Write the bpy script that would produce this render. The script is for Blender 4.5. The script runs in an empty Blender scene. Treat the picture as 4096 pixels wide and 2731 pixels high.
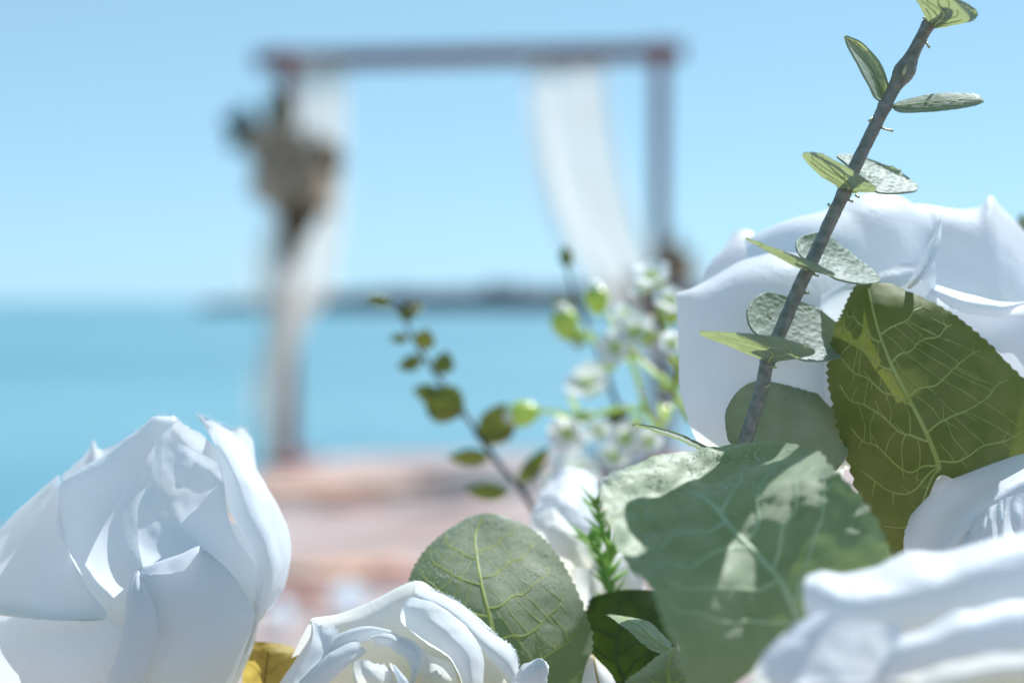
import bpy, math, random
import numpy as np
from mathutils import Vector, noise as mnoise

random.seed(7)
S = bpy.context.scene
COL = S.collection

# ------------------------------------------------------------------ camera, sky, sun, exposure
CAM_H, PITCH, F = 0.83, math.radians(1.636), 5689.0      # focal length in photo pixels (50 mm on 36 mm)
cam_d = bpy.data.cameras.new('camera'); cam = bpy.data.objects.new('camera', cam_d); COL.objects.link(cam)
cam_d.lens = 50.0; cam_d.sensor_width = 36.0; cam_d.clip_start = 0.02; cam_d.clip_end = 20000
cam.location = (0, 0, CAM_H); cam.rotation_euler = (math.pi/2 - PITCH, 0, 0)
cam_d.dof.use_dof = True; cam_d.dof.focus_distance = 0.350; cam_d.dof.aperture_fstop = 5.5
S.camera = cam

SUN_EL, SUN_AZ = math.radians(50), math.radians(38)      # azimuth from +Y towards +X
world = bpy.data.worlds.new('World'); S.world = world; world.use_nodes = True
wn = world.node_tree; wn.nodes.clear()
sky = wn.nodes.new('ShaderNodeTexSky'); sky.sky_type = 'NISHITA'; sky.sun_disc = False
sky.sun_elevation = SUN_EL; sky.sun_rotation = SUN_AZ
sky.air_density = 1.0; sky.dust_density = 0.1; sky.ozone_density = 1.5; sky.altitude = 0
tint = wn.nodes.new('ShaderNodeMixRGB'); tint.blend_type = 'MULTIPLY'; tint.inputs[0].default_value = 1
tint.inputs[2].default_value = (0.80, 1.0, 1.06, 1)       # the photograph's cool white balance
lum = wn.nodes.new('ShaderNodeRGBToBW'); cool = wn.nodes.new('ShaderNodeMixRGB'); cool.blend_type = 'MULTIPLY'; cool.inputs[0].default_value = 1
cool.inputs[2].default_value = (1.50, 2.68, 3.68, 1)
soft = wn.nodes.new('ShaderNodeMath'); soft.operation = 'POWER'; soft.inputs[1].default_value = 0.35
blend = wn.nodes.new('ShaderNodeMixRGB'); blend.inputs[0].default_value = 0.85
bg = wn.nodes.new('ShaderNodeBackground'); bg.inputs[1].default_value = 0.085
wo = wn.nodes.new('ShaderNodeOutputWorld')
wn.links.new(sky.outputs[0], tint.inputs[1]); wn.links.new(sky.outputs[0], lum.inputs[0]); wn.links.new(lum.outputs[0], soft.inputs[0]); wn.links.new(soft.outputs[0], cool.inputs[1]); wn.links.new(tint.outputs[0], blend.inputs[1]); wn.links.new(cool.outputs[0], blend.inputs[2]); wn.links.new(blend.outputs[0], bg.inputs[0]); wn.links.new(bg.outputs[0], wo.inputs[0])

sun_d = bpy.data.lights.new('sun', 'SUN'); sun_d.energy = 5.0; sun_d.angle = math.radians(0.5); sun_d.color = (0.955, 0.98, 1.0)
sun = bpy.data.objects.new('sun', sun_d); COL.objects.link(sun); sun.location = (0, 3, 6)
sdir = Vector((math.sin(SUN_AZ)*math.cos(SUN_EL), math.cos(SUN_AZ)*math.cos(SUN_EL), math.sin(SUN_EL)))
sun.rotation_euler = sdir.to_track_quat('Z', 'Y').to_euler()

S.view_settings.view_transform = 'Standard'; S.view_settings.look = 'None'
S.view_settings.gamma = 1; S.view_settings.exposure = 0.72; S.view_settings.use_curve_mapping = False
S.render.engine = 'CYCLES'
S.cycles.use_denoising = True
S.cycles.max_bounces = 10; S.cycles.diffuse_bounces = 5; S.cycles.transmission_bounces = 8; S.cycles.transparent_max_bounces = 12
S.cycles.sample_clamp_indirect = 6.0

# ------------------------------------------------------------------ helpers
CP, SP = math.cos(PITCH), math.sin(PITCH)
def P(px, py, d):
    """photo pixel + distance along the view axis (m) -> world point"""
    a = (px - 2048.0)/F*d; b = (1365.5 - py)/F*d
    return np.array((a, d*CP + b*SP, CAM_H - d*SP + b*CP))
def Z1(x, y): return x/1.387, 1600 + y/1.387
def Z2(x, y): return 1000 + x/1.809, 1900 + y/1.809
def Z3(x, y): return 2200 + x/1.5207, 1700 + y/1.5207
def Z4(x, y): return 2900 + x/1.521, 1700 + y/1.521
def Z5(x, y): return 2500 + x/1.363, 700 + y/1.363
def Z6(x, y): return 3000 + x/1.96, y/1.96
def Z7(x, y): return 1400 + x/1.3067, 900 + y/1.3067
def Z8(x, y): return 2000 + x/1.684, 1800 + y/1.684
def Z0(x, y): return x, y
def W(T, x, y, mm): return P(*T(x, y), mm/1000.0)

def cr(A, n):
    """Catmull-Rom through A (k, ...) sampled n times along axis 0"""
    A = np.asarray(A, float); k = len(A)
    if k == 1: return np.repeat(A, n, 0)
    E = np.concatenate([[2*A[0]-A[1]], A, [2*A[-1]-A[-2]]])
    t = np.linspace(0, k-1-1e-9, n); i = t.astype(int); f = (t-i).reshape((-1,)+(1,)*(A.ndim-1))
    p0, p1, p2, p3 = E[i], E[i+1], E[i+2], E[i+3]
    return 0.5*(2*p1 + (p2-p0)*f + (2*p0-5*p1+4*p2-p3)*f*f + (3*p1-p0-3*p2+p3)*f**3)

def grid(T, rows, nu=30, nv=30):
    A = np.array([[W(T, *c) for c in r] for r in rows])
    G = cr(A, nu)
    return np.swapaxes(cr(np.swapaxes(G, 0, 1), nv), 0, 1)

def normals(G):
    du = np.gradient(G, axis=0); dv = np.gradient(G, axis=1)
    n = np.cross(du, dv); l = np.linalg.norm(n, axis=2, keepdims=True); l[l < 1e-12] = 1
    return n/l

def setp(o, **k):
    for a, b in k.items():
        if b is not None: o[a] = b
    return o

def link(name, me, mat, parent=None):
    o = bpy.data.objects.new(name, me); COL.objects.link(o)
    if mat is not None and not me.materials: me.materials.append(mat)
    if parent is not None: o.parent = parent
    return o

def root_of(parent):
    v = Vector((0, 0, 0))
    while parent is not None:
        v = v + parent.location; parent = parent.parent
    return np.array(v)

def mesh(name, V, Fc, mat, parent=None, uv=None, smooth=True):
    V = np.asarray(V, float) - root_of(parent)
    me = bpy.data.meshes.new(name); me.from_pydata(V.tolist(), [], [tuple(int(i) for i in f) for f in Fc]); me.update()
    if smooth: me.polygons.foreach_set('use_smooth', [True]*len(me.polygons))
    if uv is not None:
        ul = me.uv_layers.new(name='UVMap')
        li = np.zeros(len(me.loops), int); me.loops.foreach_get('vertex_index', li)
        ul.data.foreach_set('uv', np.asarray(uv, float)[li].ravel())
    return link(name, me, mat, parent)

def grid_mesh(name, G, mat, parent=None, thick=0.0, rim=False):
    nu, nv = G.shape[:2]
    uv = np.array([[j/(nv-1), i/(nu-1)] for i in range(nu) for j in range(nv)])
    fs = [(i*nv+j, i*nv+j+1, (i+1)*nv+j+1, (i+1)*nv+j) for i in range(nu-1) for j in range(nv-1)]
    o = mesh(name, G.reshape(-1, 3), fs, mat, parent, uv)
    if thick:
        m = o.modifiers.new('thickness', 'SOLIDIFY'); m.thickness = thick; m.offset = 0 if not rim else -1; m.use_rim_only = rim
    return o

def wrinkle(G, amp, freq, seed=0, aniso=(1, 1), crease=0.0):
    if amp == 0: return G
    N = normals(G); H = G.copy()
    nu, nv = G.shape[:2]
    for i in range(nu):
        for j in range(nv):
            p = G[i, j]*freq
            h = mnoise.fractal(Vector((p[0]+seed*3.1, p[1]*aniso[0], p[2]*aniso[1])), 1.0, 2.0, 3)
            H[i, j] = G[i, j] + N[i, j]*h*amp
            if crease:
                q = G[i, j]*38
                H[i, j] += N[i, j]*crease*(abs(mnoise.noise(Vector((q[0]+q[2]*.5+seed*1.7, q[1], q[2]*.6)))) - .25)
    return H

def fray(G, amp, edges, seed=0):
    """ragged cut edges: edges out of 'tblr' (t = first row)"""
    G = G.copy(); rnd = random.Random(seed)
    def do(a, b):
        d = a - b; l = np.linalg.norm(d, axis=1, keepdims=True); l[l < 1e-9] = 1
        j = np.array([[rnd.gauss(0, 1)*0.6 + (1.6 if rnd.random() < .12 else 0)] for _ in a])
        return a + d/l*j*amp
    if 't' in edges: G[0] = do(G[0], G[1])
    if 'b' in edges: G[-1] = do(G[-1], G[-2])
    if 'l' in edges: G[:, 0] = do(G[:, 0], G[:, 1])
    if 'r' in edges: G[:, -1] = do(G[:, -1], G[:, -2])
    return G

def thing(name, label, cat, loc, group=None):
    o = bpy.data.objects.new(name, None); COL.objects.link(o); o.location = Vector([float(c) for c in loc]); o.empty_display_size = 0.01
    return setp(o, label=label, category=cat, group=group)

def tube(pts, rad, n=8, cap=True, rough=0.0, seed=0, flat=None):
    """vertices, faces of a tube along pts with radius list"""
    pts = np.asarray(pts, float); k = len(pts)
    rad = np.interp(np.linspace(0, 1, k), np.linspace(0, 1, len(rad)), rad) if len(rad) != k else np.asarray(rad, float)
    tan = np.gradient(pts, axis=0); tan /= np.linalg.norm(tan, axis=1, keepdims=True)+1e-12
    ref = np.array((0.31, 0.9, 0.2)) if abs(tan[0][1]) < .9 else np.array((1.0, 0, 0.1))
    V = []; rnd = random.Random(seed)
    for i in range(k):
        a = np.cross(tan[i], ref); a /= np.linalg.norm(a)+1e-12; b = np.cross(tan[i], a); ref = np.cross(a, tan[i]); ref = ref/ (np.linalg.norm(ref)+1e-12)
        for q in range(n):
            th = 2*math.pi*q/n; r = rad[i]*(1+rough*(rnd.random()-.5))
            V.append(pts[i] + a*math.cos(th)*r + b*math.sin(th)*r)
    Fc = [(i*n+q, i*n+(q+1) % n, (i+1)*n+(q+1) % n, (i+1)*n+q) for i in range(k-1) for q in range(n)]
    if cap: Fc += [tuple(range(n-1, -1, -1)), tuple((k-1)*n+q for q in range(n))]
    return V, Fc

class MB:
    def __init__(s): s.V = []; s.F = []
    def add(s, V, Fc):
        b = len(s.V); s.V += [np.asarray(v, float) for v in V]; s.F += [tuple(i+b for i in f) for f in Fc]; return s
    def build(s, name, mat, parent=None, smooth=True): return mesh(name, s.V, s.F, mat, parent, None, smooth)

def box_between(a, b, w, h, up=(0, 0, 1), bev=0.0):
    a, b = np.asarray(a, float), np.asarray(b, float); t = (b-a)/np.linalg.norm(b-a)
    s = np.cross(t, up); s /= np.linalg.norm(s); u = np.cross(s, t)
    c = bev or min(w, h)*0.06
    prof = [(w/2-c, h/2), (w/2, h/2-c), (w/2, -h/2+c), (w/2-c, -h/2), (-w/2+c, -h/2), (-w/2, -h/2+c), (-w/2, h/2-c), (-w/2+c, h/2)]
    V = [a + s*x + u*y for x, y in prof] + [b + s*x + u*y for x, y in prof]
    Fc = [(i, (i+1) % 8, 8+(i+1) % 8, 8+i) for i in range(8)] + [tuple(range(7, -1, -1)), tuple(range(8, 16))]
    return V, Fc

def ico(center, r, scale=(1, 1, 1), jit=0.0, seed=0, sub=2):
    import bmesh
    bm = bmesh.new(); bmesh.ops.create_icosphere(bm, subdivisions=sub, radius=1)
    V = []; s = Vector((seed*1.7, seed*0.9, seed*2.3))
    for v in bm.verts:
        k = 1 + jit*mnoise.fractal(v.co*1.3+s, 1, 2, 3)
        V.append(np.array((center[0]+v.co.x*k*r*scale[0], center[1]+v.co.y*k*r*scale[1], center[2]+v.co.z*k*r*scale[2])))
    Fc = [tuple(v.index for v in f.verts) for f in bm.faces]; bm.free()
    return V, Fc

# ------------------------------------------------------------------ materials
def newmat(name):
    m = bpy.data.materials.new(name); m.use_nodes = True; t = m.node_tree; t.nodes.clear()
    o = t.nodes.new('ShaderNodeOutputMaterial')
    def N(kind, **k):
        n = t.nodes.new('ShaderNode'+kind)
        for a, b in k.items():
            if a in n.inputs.keys(): n.inputs[a].default_value = b
            else: setattr(n, a, b)
        return n
    return m, t, N, o, t.links.new

def col4(c): return (c[0], c[1], c[2], 1)

def noise_col(t, N, L, c1, c2, scale, detail=4, coord='Object', lo=.35, hi=.65):
    tc = N('TexCoord'); n = N('TexNoise'); n.inputs['Scale'].default_value = scale; n.inputs['Detail'].default_value = detail
    L(tc.outputs[coord], n.inputs['Vector'])
    r = N('ValToRGB'); r.color_ramp.elements[0].position = lo; r.color_ramp.elements[1].position = hi
    r.color_ramp.elements[0].color = col4(c1); r.color_ramp.elements[1].color = col4(c2)
    L(n.outputs['Fac'], r.inputs[0]); return r.outputs[0], n, tc

def petal_mat(name, white=(0.83, 0.88, 0.94), cream=(0.86, 0.82, 0.60), trans=0.52, weave=0.5, tcol=(0.94, 0.93, 0.90), angle=0.5, cream_from=0.72):
    m, t, N, o, L = newmat(name)
    uv = N('UVMap'); sep = N('SeparateXYZ'); L(uv.outputs[0], sep.inputs[0])
    mr = N('MapRange'); mr.inputs[1].default_value = cream_from; mr.inputs[2].default_value = 1.15; L(sep.outputs[1], mr.inputs[0])
    tc0 = N('TexCoord'); nm = N('TexNoise'); nm.inputs['Scale'].default_value = 55; nm.inputs['Detail'].default_value = 5; L(tc0.outputs['Object'], nm.inputs[0])
    wr_ = N('ValToRGB'); wr_.color_ramp.elements[0].position = .4; wr_.color_ramp.elements[1].position = .72; wr_.color_ramp.elements[0].color = col4(white); wr_.color_ramp.elements[1].color = col4((white[0]*.995, white[1]*.975, white[2]*.93)); L(nm.outputs['Fac'], wr_.inputs[0])
    mix = N('MixRGB'); L(wr_.outputs[0], mix.inputs[1]); mix.inputs[2].default_value = col4(cream); L(mr.outputs[0], mix.inputs[0])
    tc = N('TexCoord'); mp = N('Mapping'); mp.inputs['Rotation'].default_value = (0, 0, angle); L(uv.outputs[0], mp.inputs[0])
    wv = N('TexWave'); wv.inputs['Scale'].default_value = 30; wv.inputs['Distortion'].default_value = 0.8; wv.inputs['Detail'].default_value = 1; L(mp.outputs[0], wv.inputs[0])
    ns = N('TexNoise'); ns.inputs['Scale'].default_value = 900; ns.inputs['Detail'].default_value = 3; L(tc.outputs['Object'], ns.inputs[0])
    add = N('Math', operation='ADD'); L(wv.outputs['Fac'], add.inputs[0]); L(ns.outputs['Fac'], add.inputs[1])
    bp = N('Bump'); bp.inputs['Strength'].default_value = weave; bp.inputs['Distance'].default_value = 0.00012; L(add.outputs[0], bp.inputs['Height'])
    n3 = N('TexNoise'); n3.inputs['Scale'].default_value = 260; n3.inputs['Detail'].default_value = 4; n3.inputs['Distortion'].default_value = 1.2; L(tc.outputs['Object'], n3.inputs[0])
    b3 = N('Bump'); b3.inputs['Strength'].default_value = 0.2; b3.inputs['Distance'].default_value = 0.0011; L(n3.outputs['Fac'], b3.inputs['Height']); L(b3.outputs[0], bp.inputs['Normal'])
    p = N('BsdfPrincipled'); p.inputs['Roughness'].default_value = 0.5; p.inputs['Specular IOR Level'].default_value = 0.35
    p.inputs['Sheen Weight'].default_value = 0.15
    L(mix.outputs[0], p.inputs['Base Color']); L(bp.outputs[0], p.inputs['Normal'])
    tr = N('BsdfTranslucent'); tm = N('MixRGB', blend_type='MULTIPLY'); tm.inputs[0].default_value = 1; tm.inputs[2].default_value = col4(tcol)
    L(mix.outputs[0], tm.inputs[1]); L(tm.outputs[0], tr.inputs[0])
    ms = N('MixShader'); ms.inputs[0].default_value = trans; L(p.outputs[0], ms.inputs[1]); L(tr.outputs[0], ms.inputs[2]); L(ms.outputs[0], o.inputs[0])
    return m

def leaf_mat(name, c1, c2, tcol, trans=0.4, rough=0.45, bump='cloth', bscale=2500, bstr=0.3, spec=0.4, nscale=120, coat=0.0, bdist=0.0002, sheen=0.0):
    m, t, N, o, L = newmat(name)
    colr, n, tc = noise_col(t, N, L, c1, c2, nscale)
    p = N('BsdfPrincipled'); p.inputs['Roughness'].default_value = rough; p.inputs['Specular IOR Level'].default_value = spec
    p.inputs['Sheen Weight'].default_value = sheen; p.inputs['Sheen Roughness'].default_value = 0.35; p.inputs['Sheen Tint'].default_value = (0.85, 0.95, 1, 1); p.inputs['Coat Weight'].default_value = coat; p.inputs['Coat Roughness'].default_value = max(0.2, rough*0.95)
    L(colr, p.inputs['Base Color'])
    if bump == 'dimple':
        v = N('TexVoronoi'); v.inputs['Scale'].default_value = bscale; L(tc.outputs['Object'], v.inputs['Vector'])
        r = N('ValToRGB'); r.color_ramp.elements[0].position = 0.0; r.color_ramp.elements[1].position = 0.5; r.color_ramp.interpolation = 'EASE'
        r.color_ramp.elements[0].color = (1, 1, 1, 1); r.color_ramp.elements[1].color = (0, 0, 0, 1)
        L(v.outputs['Distance'], r.inputs[0])
        src = r.outputs[0]
        n2 = N('TexNoise'); n2.inputs['Scale'].default_value = 6000; L(tc.outputs['Object'], n2.inputs[0])
        ad = N('Math', operation='MULTIPLY_ADD'); ad.inputs[1].default_value = 0.25; L(n2.outputs['Fac'], ad.inputs[0]); L(src, ad.inputs[2]); src = ad.outputs[0]
    else:
        n2 = N('TexNoise'); n2.inputs['Scale'].default_value = bscale; n2.inputs['Detail'].default_value = 4; L(tc.outputs['Object'], n2.inputs[0])
        src = n2.outputs['Fac']
    bp = N('Bump'); bp.inputs['Strength'].default_value = bstr; bp.inputs['Distance'].default_value = bdist; L(src, bp.inputs['Height'])
    L(bp.outputs[0], p.inputs['Normal'])
    tr = N('BsdfTranslucent')
    tm = N('MixRGB'); tm.inputs[0].default_value = 0.8; L(colr, tm.inputs[1]); tm.inputs[2].default_value = col4(tcol); L(tm.outputs[0], tr.inputs[0])
    ms = N('MixShader'); ms.inputs[0].default_value = trans; L(p.outputs[0], ms.inputs[1]); L(tr.outputs[0], ms.inputs[2]); L(ms.outputs[0], o.inputs[0])
    return m

def plain(name, c1, c2, scale=20, rough=0.6, bump=0.3, bdist=0.002, spec=0.4, lo=.35, hi=.65, metallic=0):
    m, t, N, o, L = newmat(name)
    colr, n, tc = noise_col(t, N, L, c1, c2, scale, 6, lo=lo, hi=hi)
    p = N('BsdfPrincipled'); p.inputs['Roughness'].default_value = rough; p.inputs['Specular IOR Level'].default_value = spec
    L(colr, p.inputs['Base Color'])
    n2 = N('TexNoise'); n2.inputs['Scale'].default_value = scale*4; n2.inputs['Detail'].default_value = 6; L(tc.outputs['Object'], n2.inputs[0])
    bp = N('Bump'); bp.inputs['Strength'].default_value = bump; bp.inputs['Distance'].default_value = bdist; L(n2.outputs['Fac'], bp.inputs['Height']); L(bp.outputs[0], p.inputs['Normal'])
    L(p.outputs[0], o.inputs[0]); return m

M = {}
M['petal'] = petal_mat('white_satin_petal')
M['petal_soft'] = petal_mat('white_soft_petal', trans=0.48, weave=0.12, white=(0.81, 0.86, 0.93))
M['petal_bounce'] = petal_mat('bounce_tinted_petal', cream=(0.74, 0.64, 0.54), cream_from=0.15, trans=0.4)  # tan towards the base paints in warm light bounced off the ground
M['petal_cream'] = petal_mat('cream_hearted_petal', white=(0.86, 0.87, 0.86), cream=(0.88, 0.80, 0.50), cream_from=0.45, trans=0.42, angle=1.1)
M['far_petal'] = petal_mat('shade_toned_petal', white=(0.62, 0.50, 0.39), cream=(0.5, 0.34, 0.2), trans=0.3, weave=0)  # white petals toned down to beige, painting in their backlit shade
M['euca_top'] = leaf_mat('eucalyptus_plastic', (0.15, 0.205, 0.19), (0.23, 0.28, 0.26), (0.48, 0.57, 0.16), trans=0.32, rough=0.55, bump='cloth', bscale=5000, bstr=0.4, spec=0.3, nscale=160, coat=0.0, bdist=0.0002, sheen=0.1)
M['euca_stem'] = plain('eucalyptus_stem', (0.12, 0.13, 0.10), (0.23, 0.23, 0.20), 500, 0.45, 0.5, 0.0004, 0.6)
M['burr'] = plain('pale_moulding_burr', (0.35, 0.38, 0.2), (0.45, 0.45, 0.28), 600, 0.4, 0.2, 0.0003)
M['rib'] = plain('leaf_rib', (0.34, 0.40, 0.17), (0.42, 0.47, 0.22), 400, 0.5, 0.2, 0.0002)
M['leaf_olive'] = leaf_mat('olive_cloth_leaf', (0.095, 0.13, 0.022), (0.165, 0.175, 0.05), (0.24, 0.27, 0.04), trans=0.26, rough=0.6, nscale=130, bscale=3500)
M['leaf_sage'] = leaf_mat('sage_cloth_leaf', (0.15, 0.25, 0.085), (0.25, 0.345, 0.15), (0.30, 0.42, 0.13), trans=0.28, rough=0.52, nscale=110, bscale=3600, bstr=1.0, spec=1.0, coat=0.5, bdist=0.0006, sheen=0.25)
M['leaf_green'] = leaf_mat('green_cloth_leaf', (0.07, 0.12, 0.045), (0.13, 0.19, 0.085), (0.26, 0.38, 0.09), trans=0.42, rough=0.5, nscale=110, bscale=4200, bstr=0.6, spec=0.9, coat=0.6, bdist=0.0005, sheen=0.4)
M['leaf_shaded'] = leaf_mat('shade_darkened_leaf', (0.015, 0.035, 0.006), (0.03, 0.06, 0.012), (0.10, 0.18, 0.01), trans=0.3, rough=0.5)  # near-black green paints in the shade of the gap
M['leaf_gold'] = leaf_mat('yellowed_leaf', (0.30, 0.22, 0.05), (0.42, 0.33, 0.09), (0.62, 0.46, 0.10), trans=0.5, rough=0.6, nscale=70)
M['vein'] = leaf_mat('pale_vein', (0.42, 0.47, 0.12), (0.52, 0.57, 0.19), (0.6, 0.62, 0.18), trans=0.35, rough=0.5, bstr=0.1)
M['vein_sage'] = leaf_mat('sage_vein', (0.40, 0.50, 0.26), (0.48, 0.57, 0.34), (0.5, 0.6, 0.25), trans=0.2, rough=0.5, bstr=0.1)
M['sprig_leaf'] = leaf_mat('olive_sprig_leaf', (0.15, 0.20, 0.06), (0.24, 0.21, 0.08), (0.42, 0.46, 0.12), trans=0.5, rough=0.45, nscale=60)
M['sprig_stem'] = plain('sprig_stem', (0.04, 0.045, 0.05), (0.08, 0.085, 0.09), 300, 0.5)
M['wax_green'] = leaf_mat('fresh_green', (0.42, 0.56, 0.14), (0.55, 0.66, 0.22), (0.75, 0.85, 0.25), trans=0.5, rough=0.25, nscale=100, spec=0.6, coat=0.3, bstr=0.1)
M['wax_petal'] = petal_mat('wax_flower_petal', white=(0.82, 0.85, 0.86), cream=(0.6, 0.72, 0.25), weave=0.0, cream_from=0.6, trans=0.4)
M['needle'] = leaf_mat('fern_green', (0.24, 0.46, 0.09), (0.36, 0.56, 0.14), (0.5, 0.75, 0.15), trans=0.4, rough=0.4, nscale=150)
M['calyx'] = leaf_mat('calyx_green', (0.05, 0.09, 0.02), (0.09, 0.14, 0.04), (0.2, 0.3, 0.05), trans=0.2, rough=0.5)
M['sparkle_beads'] = plain('sparkle_bead_gloss', (0.55, 0.62, 0.6), (0.7, 0.75, 0.74), 900, 0.12, 0.0, 0.0001, 1.0)  # glossy beads added to put sparkle on the leaves
M['wood'] = plain('stained_wood', (0.15, 0.042, 0.042), (0.22, 0.075, 0.065), 9, 0.55, 0.4, 0.002)
M['wood_end'] = plain('raw_red_wood', (0.26, 0.05, 0.035), (0.33, 0.08, 0.05), 20, 0.6, 0.4, 0.002)
M['dried'] = leaf_mat('dried_brown_leaf', (0.14, 0.085, 0.04), (0.23, 0.15, 0.08), (0.32, 0.22, 0.1), trans=0.3, rough=0.6, nscale=30)
M['arch_leaf'] = leaf_mat('arch_foliage', (0.12, 0.11, 0.05), (0.18, 0.16, 0.08), (0.25, 0.24, 0.1), trans=0.3, rough=0.5, nscale=30)
M['arch_leaf_blue'] = leaf_mat('arch_eucalyptus', (0.10, 0.15, 0.16), (0.16, 0.21, 0.22), (0.2, 0.3, 0.25), trans=0.3, rough=0.5, nscale=30)
M['rock_red'] = plain('red_rock', (0.24, 0.09, 0.065), (0.36, 0.16, 0.12), 6, 0.8, 0.6, 0.02)
M['rock_tan'] = plain('tan_rock', (0.42, 0.22, 0.14), (0.52, 0.31, 0.21), 5, 0.8, 0.6, 0.02)
M['rock_grey'] = plain('grey_rock', (0.16, 0.18, 0.18), (0.28, 0.30, 0.30), 5, 0.8, 0.6, 0.02)
M['breakwater'] = plain('breakwater_rock', (0.07, 0.08, 0.11), (0.14, 0.145, 0.17), 0.3, 0.85, 0.5, 0.3)

def fabric_mat():
    m, t, N, o, L = newmat('sheer_curtain')
    colr, n, tc = noise_col(t, N, L, (0.86, 0.75, 0.64), (0.92, 0.83, 0.75), 6)
    d = N('BsdfDiffuse'); L(colr, d.inputs[0]); tr = N('BsdfTranslucent'); L(colr, tr.inputs[0]); tp = N('BsdfTransparent')
    a = N('MixShader'); a.inputs[0].default_value = 0.5; L(d.outputs[0], a.inputs[1]); L(tr.outputs[0], a.inputs[2])
    b = N('MixShader'); b.inputs[0].default_value = 0.34; L(a.outputs[0], b.inputs[1]); L(tp.outputs[0], b.inputs[2]); L(b.outputs[0], o.inputs[0])
    return m
M['fabric'] = fabric_mat()

def sea_mat():
    m, t, N, o, L = newmat('sea_water')
    tc = N('TexCoord'); mp = N('Mapping'); mp.inputs['Scale'].default_value = (0.35, 1.0, 1); L(tc.outputs['Object'], mp.inputs[0])
    n = N('TexNoise'); n.inputs['Scale'].default_value = 1.1; n.inputs['Detail'].default_value = 6; L(mp.outputs[0], n.inputs[0])
    mp2 = N('Mapping'); mp2.inputs['Scale'].default_value = (0.02, 0.11, 1); L(tc.outputs['Object'], mp2.inputs[0]); n2 = N('TexNoise'); n2.inputs['Scale'].default_value = 1.0; n2.inputs['Detail'].default_value = 5; L(mp2.outputs[0], n2.inputs[0])
    r = N('ValToRGB'); r.color_ramp.elements[0].position = .3; r.color_ramp.elements[1].position = .7
    r.color_ramp.elements[0].color = (0.065, 0.18, 0.24, 1); r.color_ramp.elements[1].color = (0.13, 0.27, 0.32, 1); L(n2.outputs['Fac'], r.inputs[0])
    bp = N('Bump'); bp.inputs['Strength'].default_value = 0.9; bp.inputs['Distance'].default_value = 0.35; L(n.outputs['Fac'], bp.inputs['Height'])
    p = N('BsdfPrincipled'); p.inputs['Roughness'].default_value = 0.55; p.inputs['Specular IOR Level'].default_value = 0.35; p.inputs['IOR'].default_value = 1.33; L(r.outputs[0], p.inputs['Base Color']); L(bp.outputs[0], p.inputs['Normal'])
    L(p.outputs[0], o.inputs[0]); return m
M['sea'] = sea_mat()

def ground_mat():
    m, t, N, o, L = newmat('pale_pink_shingle')
    colr, n, tc = noise_col(t, N, L, (0.31, 0.215, 0.19), (0.43, 0.35, 0.335), 1.6, 8)
    p = N('BsdfPrincipled'); p.inputs['Roughness'].default_value = 0.9
    n2 = N('TexNoise'); n2.inputs['Scale'].default_value = 60; n2.inputs['Detail'].default_value = 6; L(tc.outputs['Object'], n2.inputs[0])
    mx = N('MixRGB', blend_type='MULTIPLY'); mx.inputs[0].default_value = .35; L(colr, mx.inputs[1]); L(n2.outputs['Color'], mx.inputs[2]); L(mx.outputs[0], p.inputs['Base Color'])
    bp = N('Bump'); bp.inputs['Strength'].default_value = .6; bp.inputs['Distance'].default_value = .02; L(n2.outputs['Fac'], bp.inputs['Height']); L(bp.outputs[0], p.inputs['Normal'])
    L(p.outputs[0], o.inputs[0]); return m
M['ground'] = ground_mat()

# ------------------------------------------------------------------ the setting
SEA_Z = -1.6
o = mesh('sea', [(-6000, -3000, SEA_Z), (6000, -3000, SEA_Z), (6000, 12000, SEA_Z), (-6000, 12000, SEA_Z)], [(0, 1, 2, 3)], M['sea'], smooth=False)
setp(o, kind='structure')

# terrace above the shore, its outer edge slanting away to the right
def terrace():
    edge = [(-14, -9), (-6.5, -1.5), (-3.0, 2.6), (-1.79, 5.09), (-1.36, 6.2), (-0.99, 7.54), (0.0, 7.75), (1.2, 7.9), (3.5, 8.4), (8, 9.0), (16, 9.4)]
    E = cr(np.array([(x, y, 0.0) for x, y in edge]), 160)
    V = []; n = len(E); rows = 26
    back = np.array([(x, -12.0, 0) for x in np.linspace(-14, 16, n)])
    for i in range(rows):
        f = (i/(rows-1))**2
        for k in range(n):
            p = E[k]*(1-f) + back[k]*f
            z = 0.012*mnoise.fractal(Vector((p[0]*1.5, p[1]*1.5, 0)), 1, 2, 4) if i else 0.0
            V.append((p[0], p[1], z))
    Fc = [(i*n+k, (i+1)*n+k, (i+1)*n+k+1, i*n+k+1) for i in range(rows-1) for k in range(n-1)]
    b = len(V)
    for lev in range(1, 6):
        for k in range(n):
            d = 0.10*lev + 0.25*mnoise.noise(Vector((E[k][0]*2, E[k][1]*2, lev*1.3)))
            V.append((E[k][0]-0.5*d, E[k][1]+d, -0.4*lev))
    prev = list(range(n))
    for lev in range(5):
        cur = [b+lev*n+k for k in range(n)]
        Fc += [(prev[k], prev[k+1], cur[k+1], cur[k]) for k in range(n-1)]; prev = cur
    setp(mesh('ground', V, Fc, M['ground']), kind='structure')
terrace()

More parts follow.
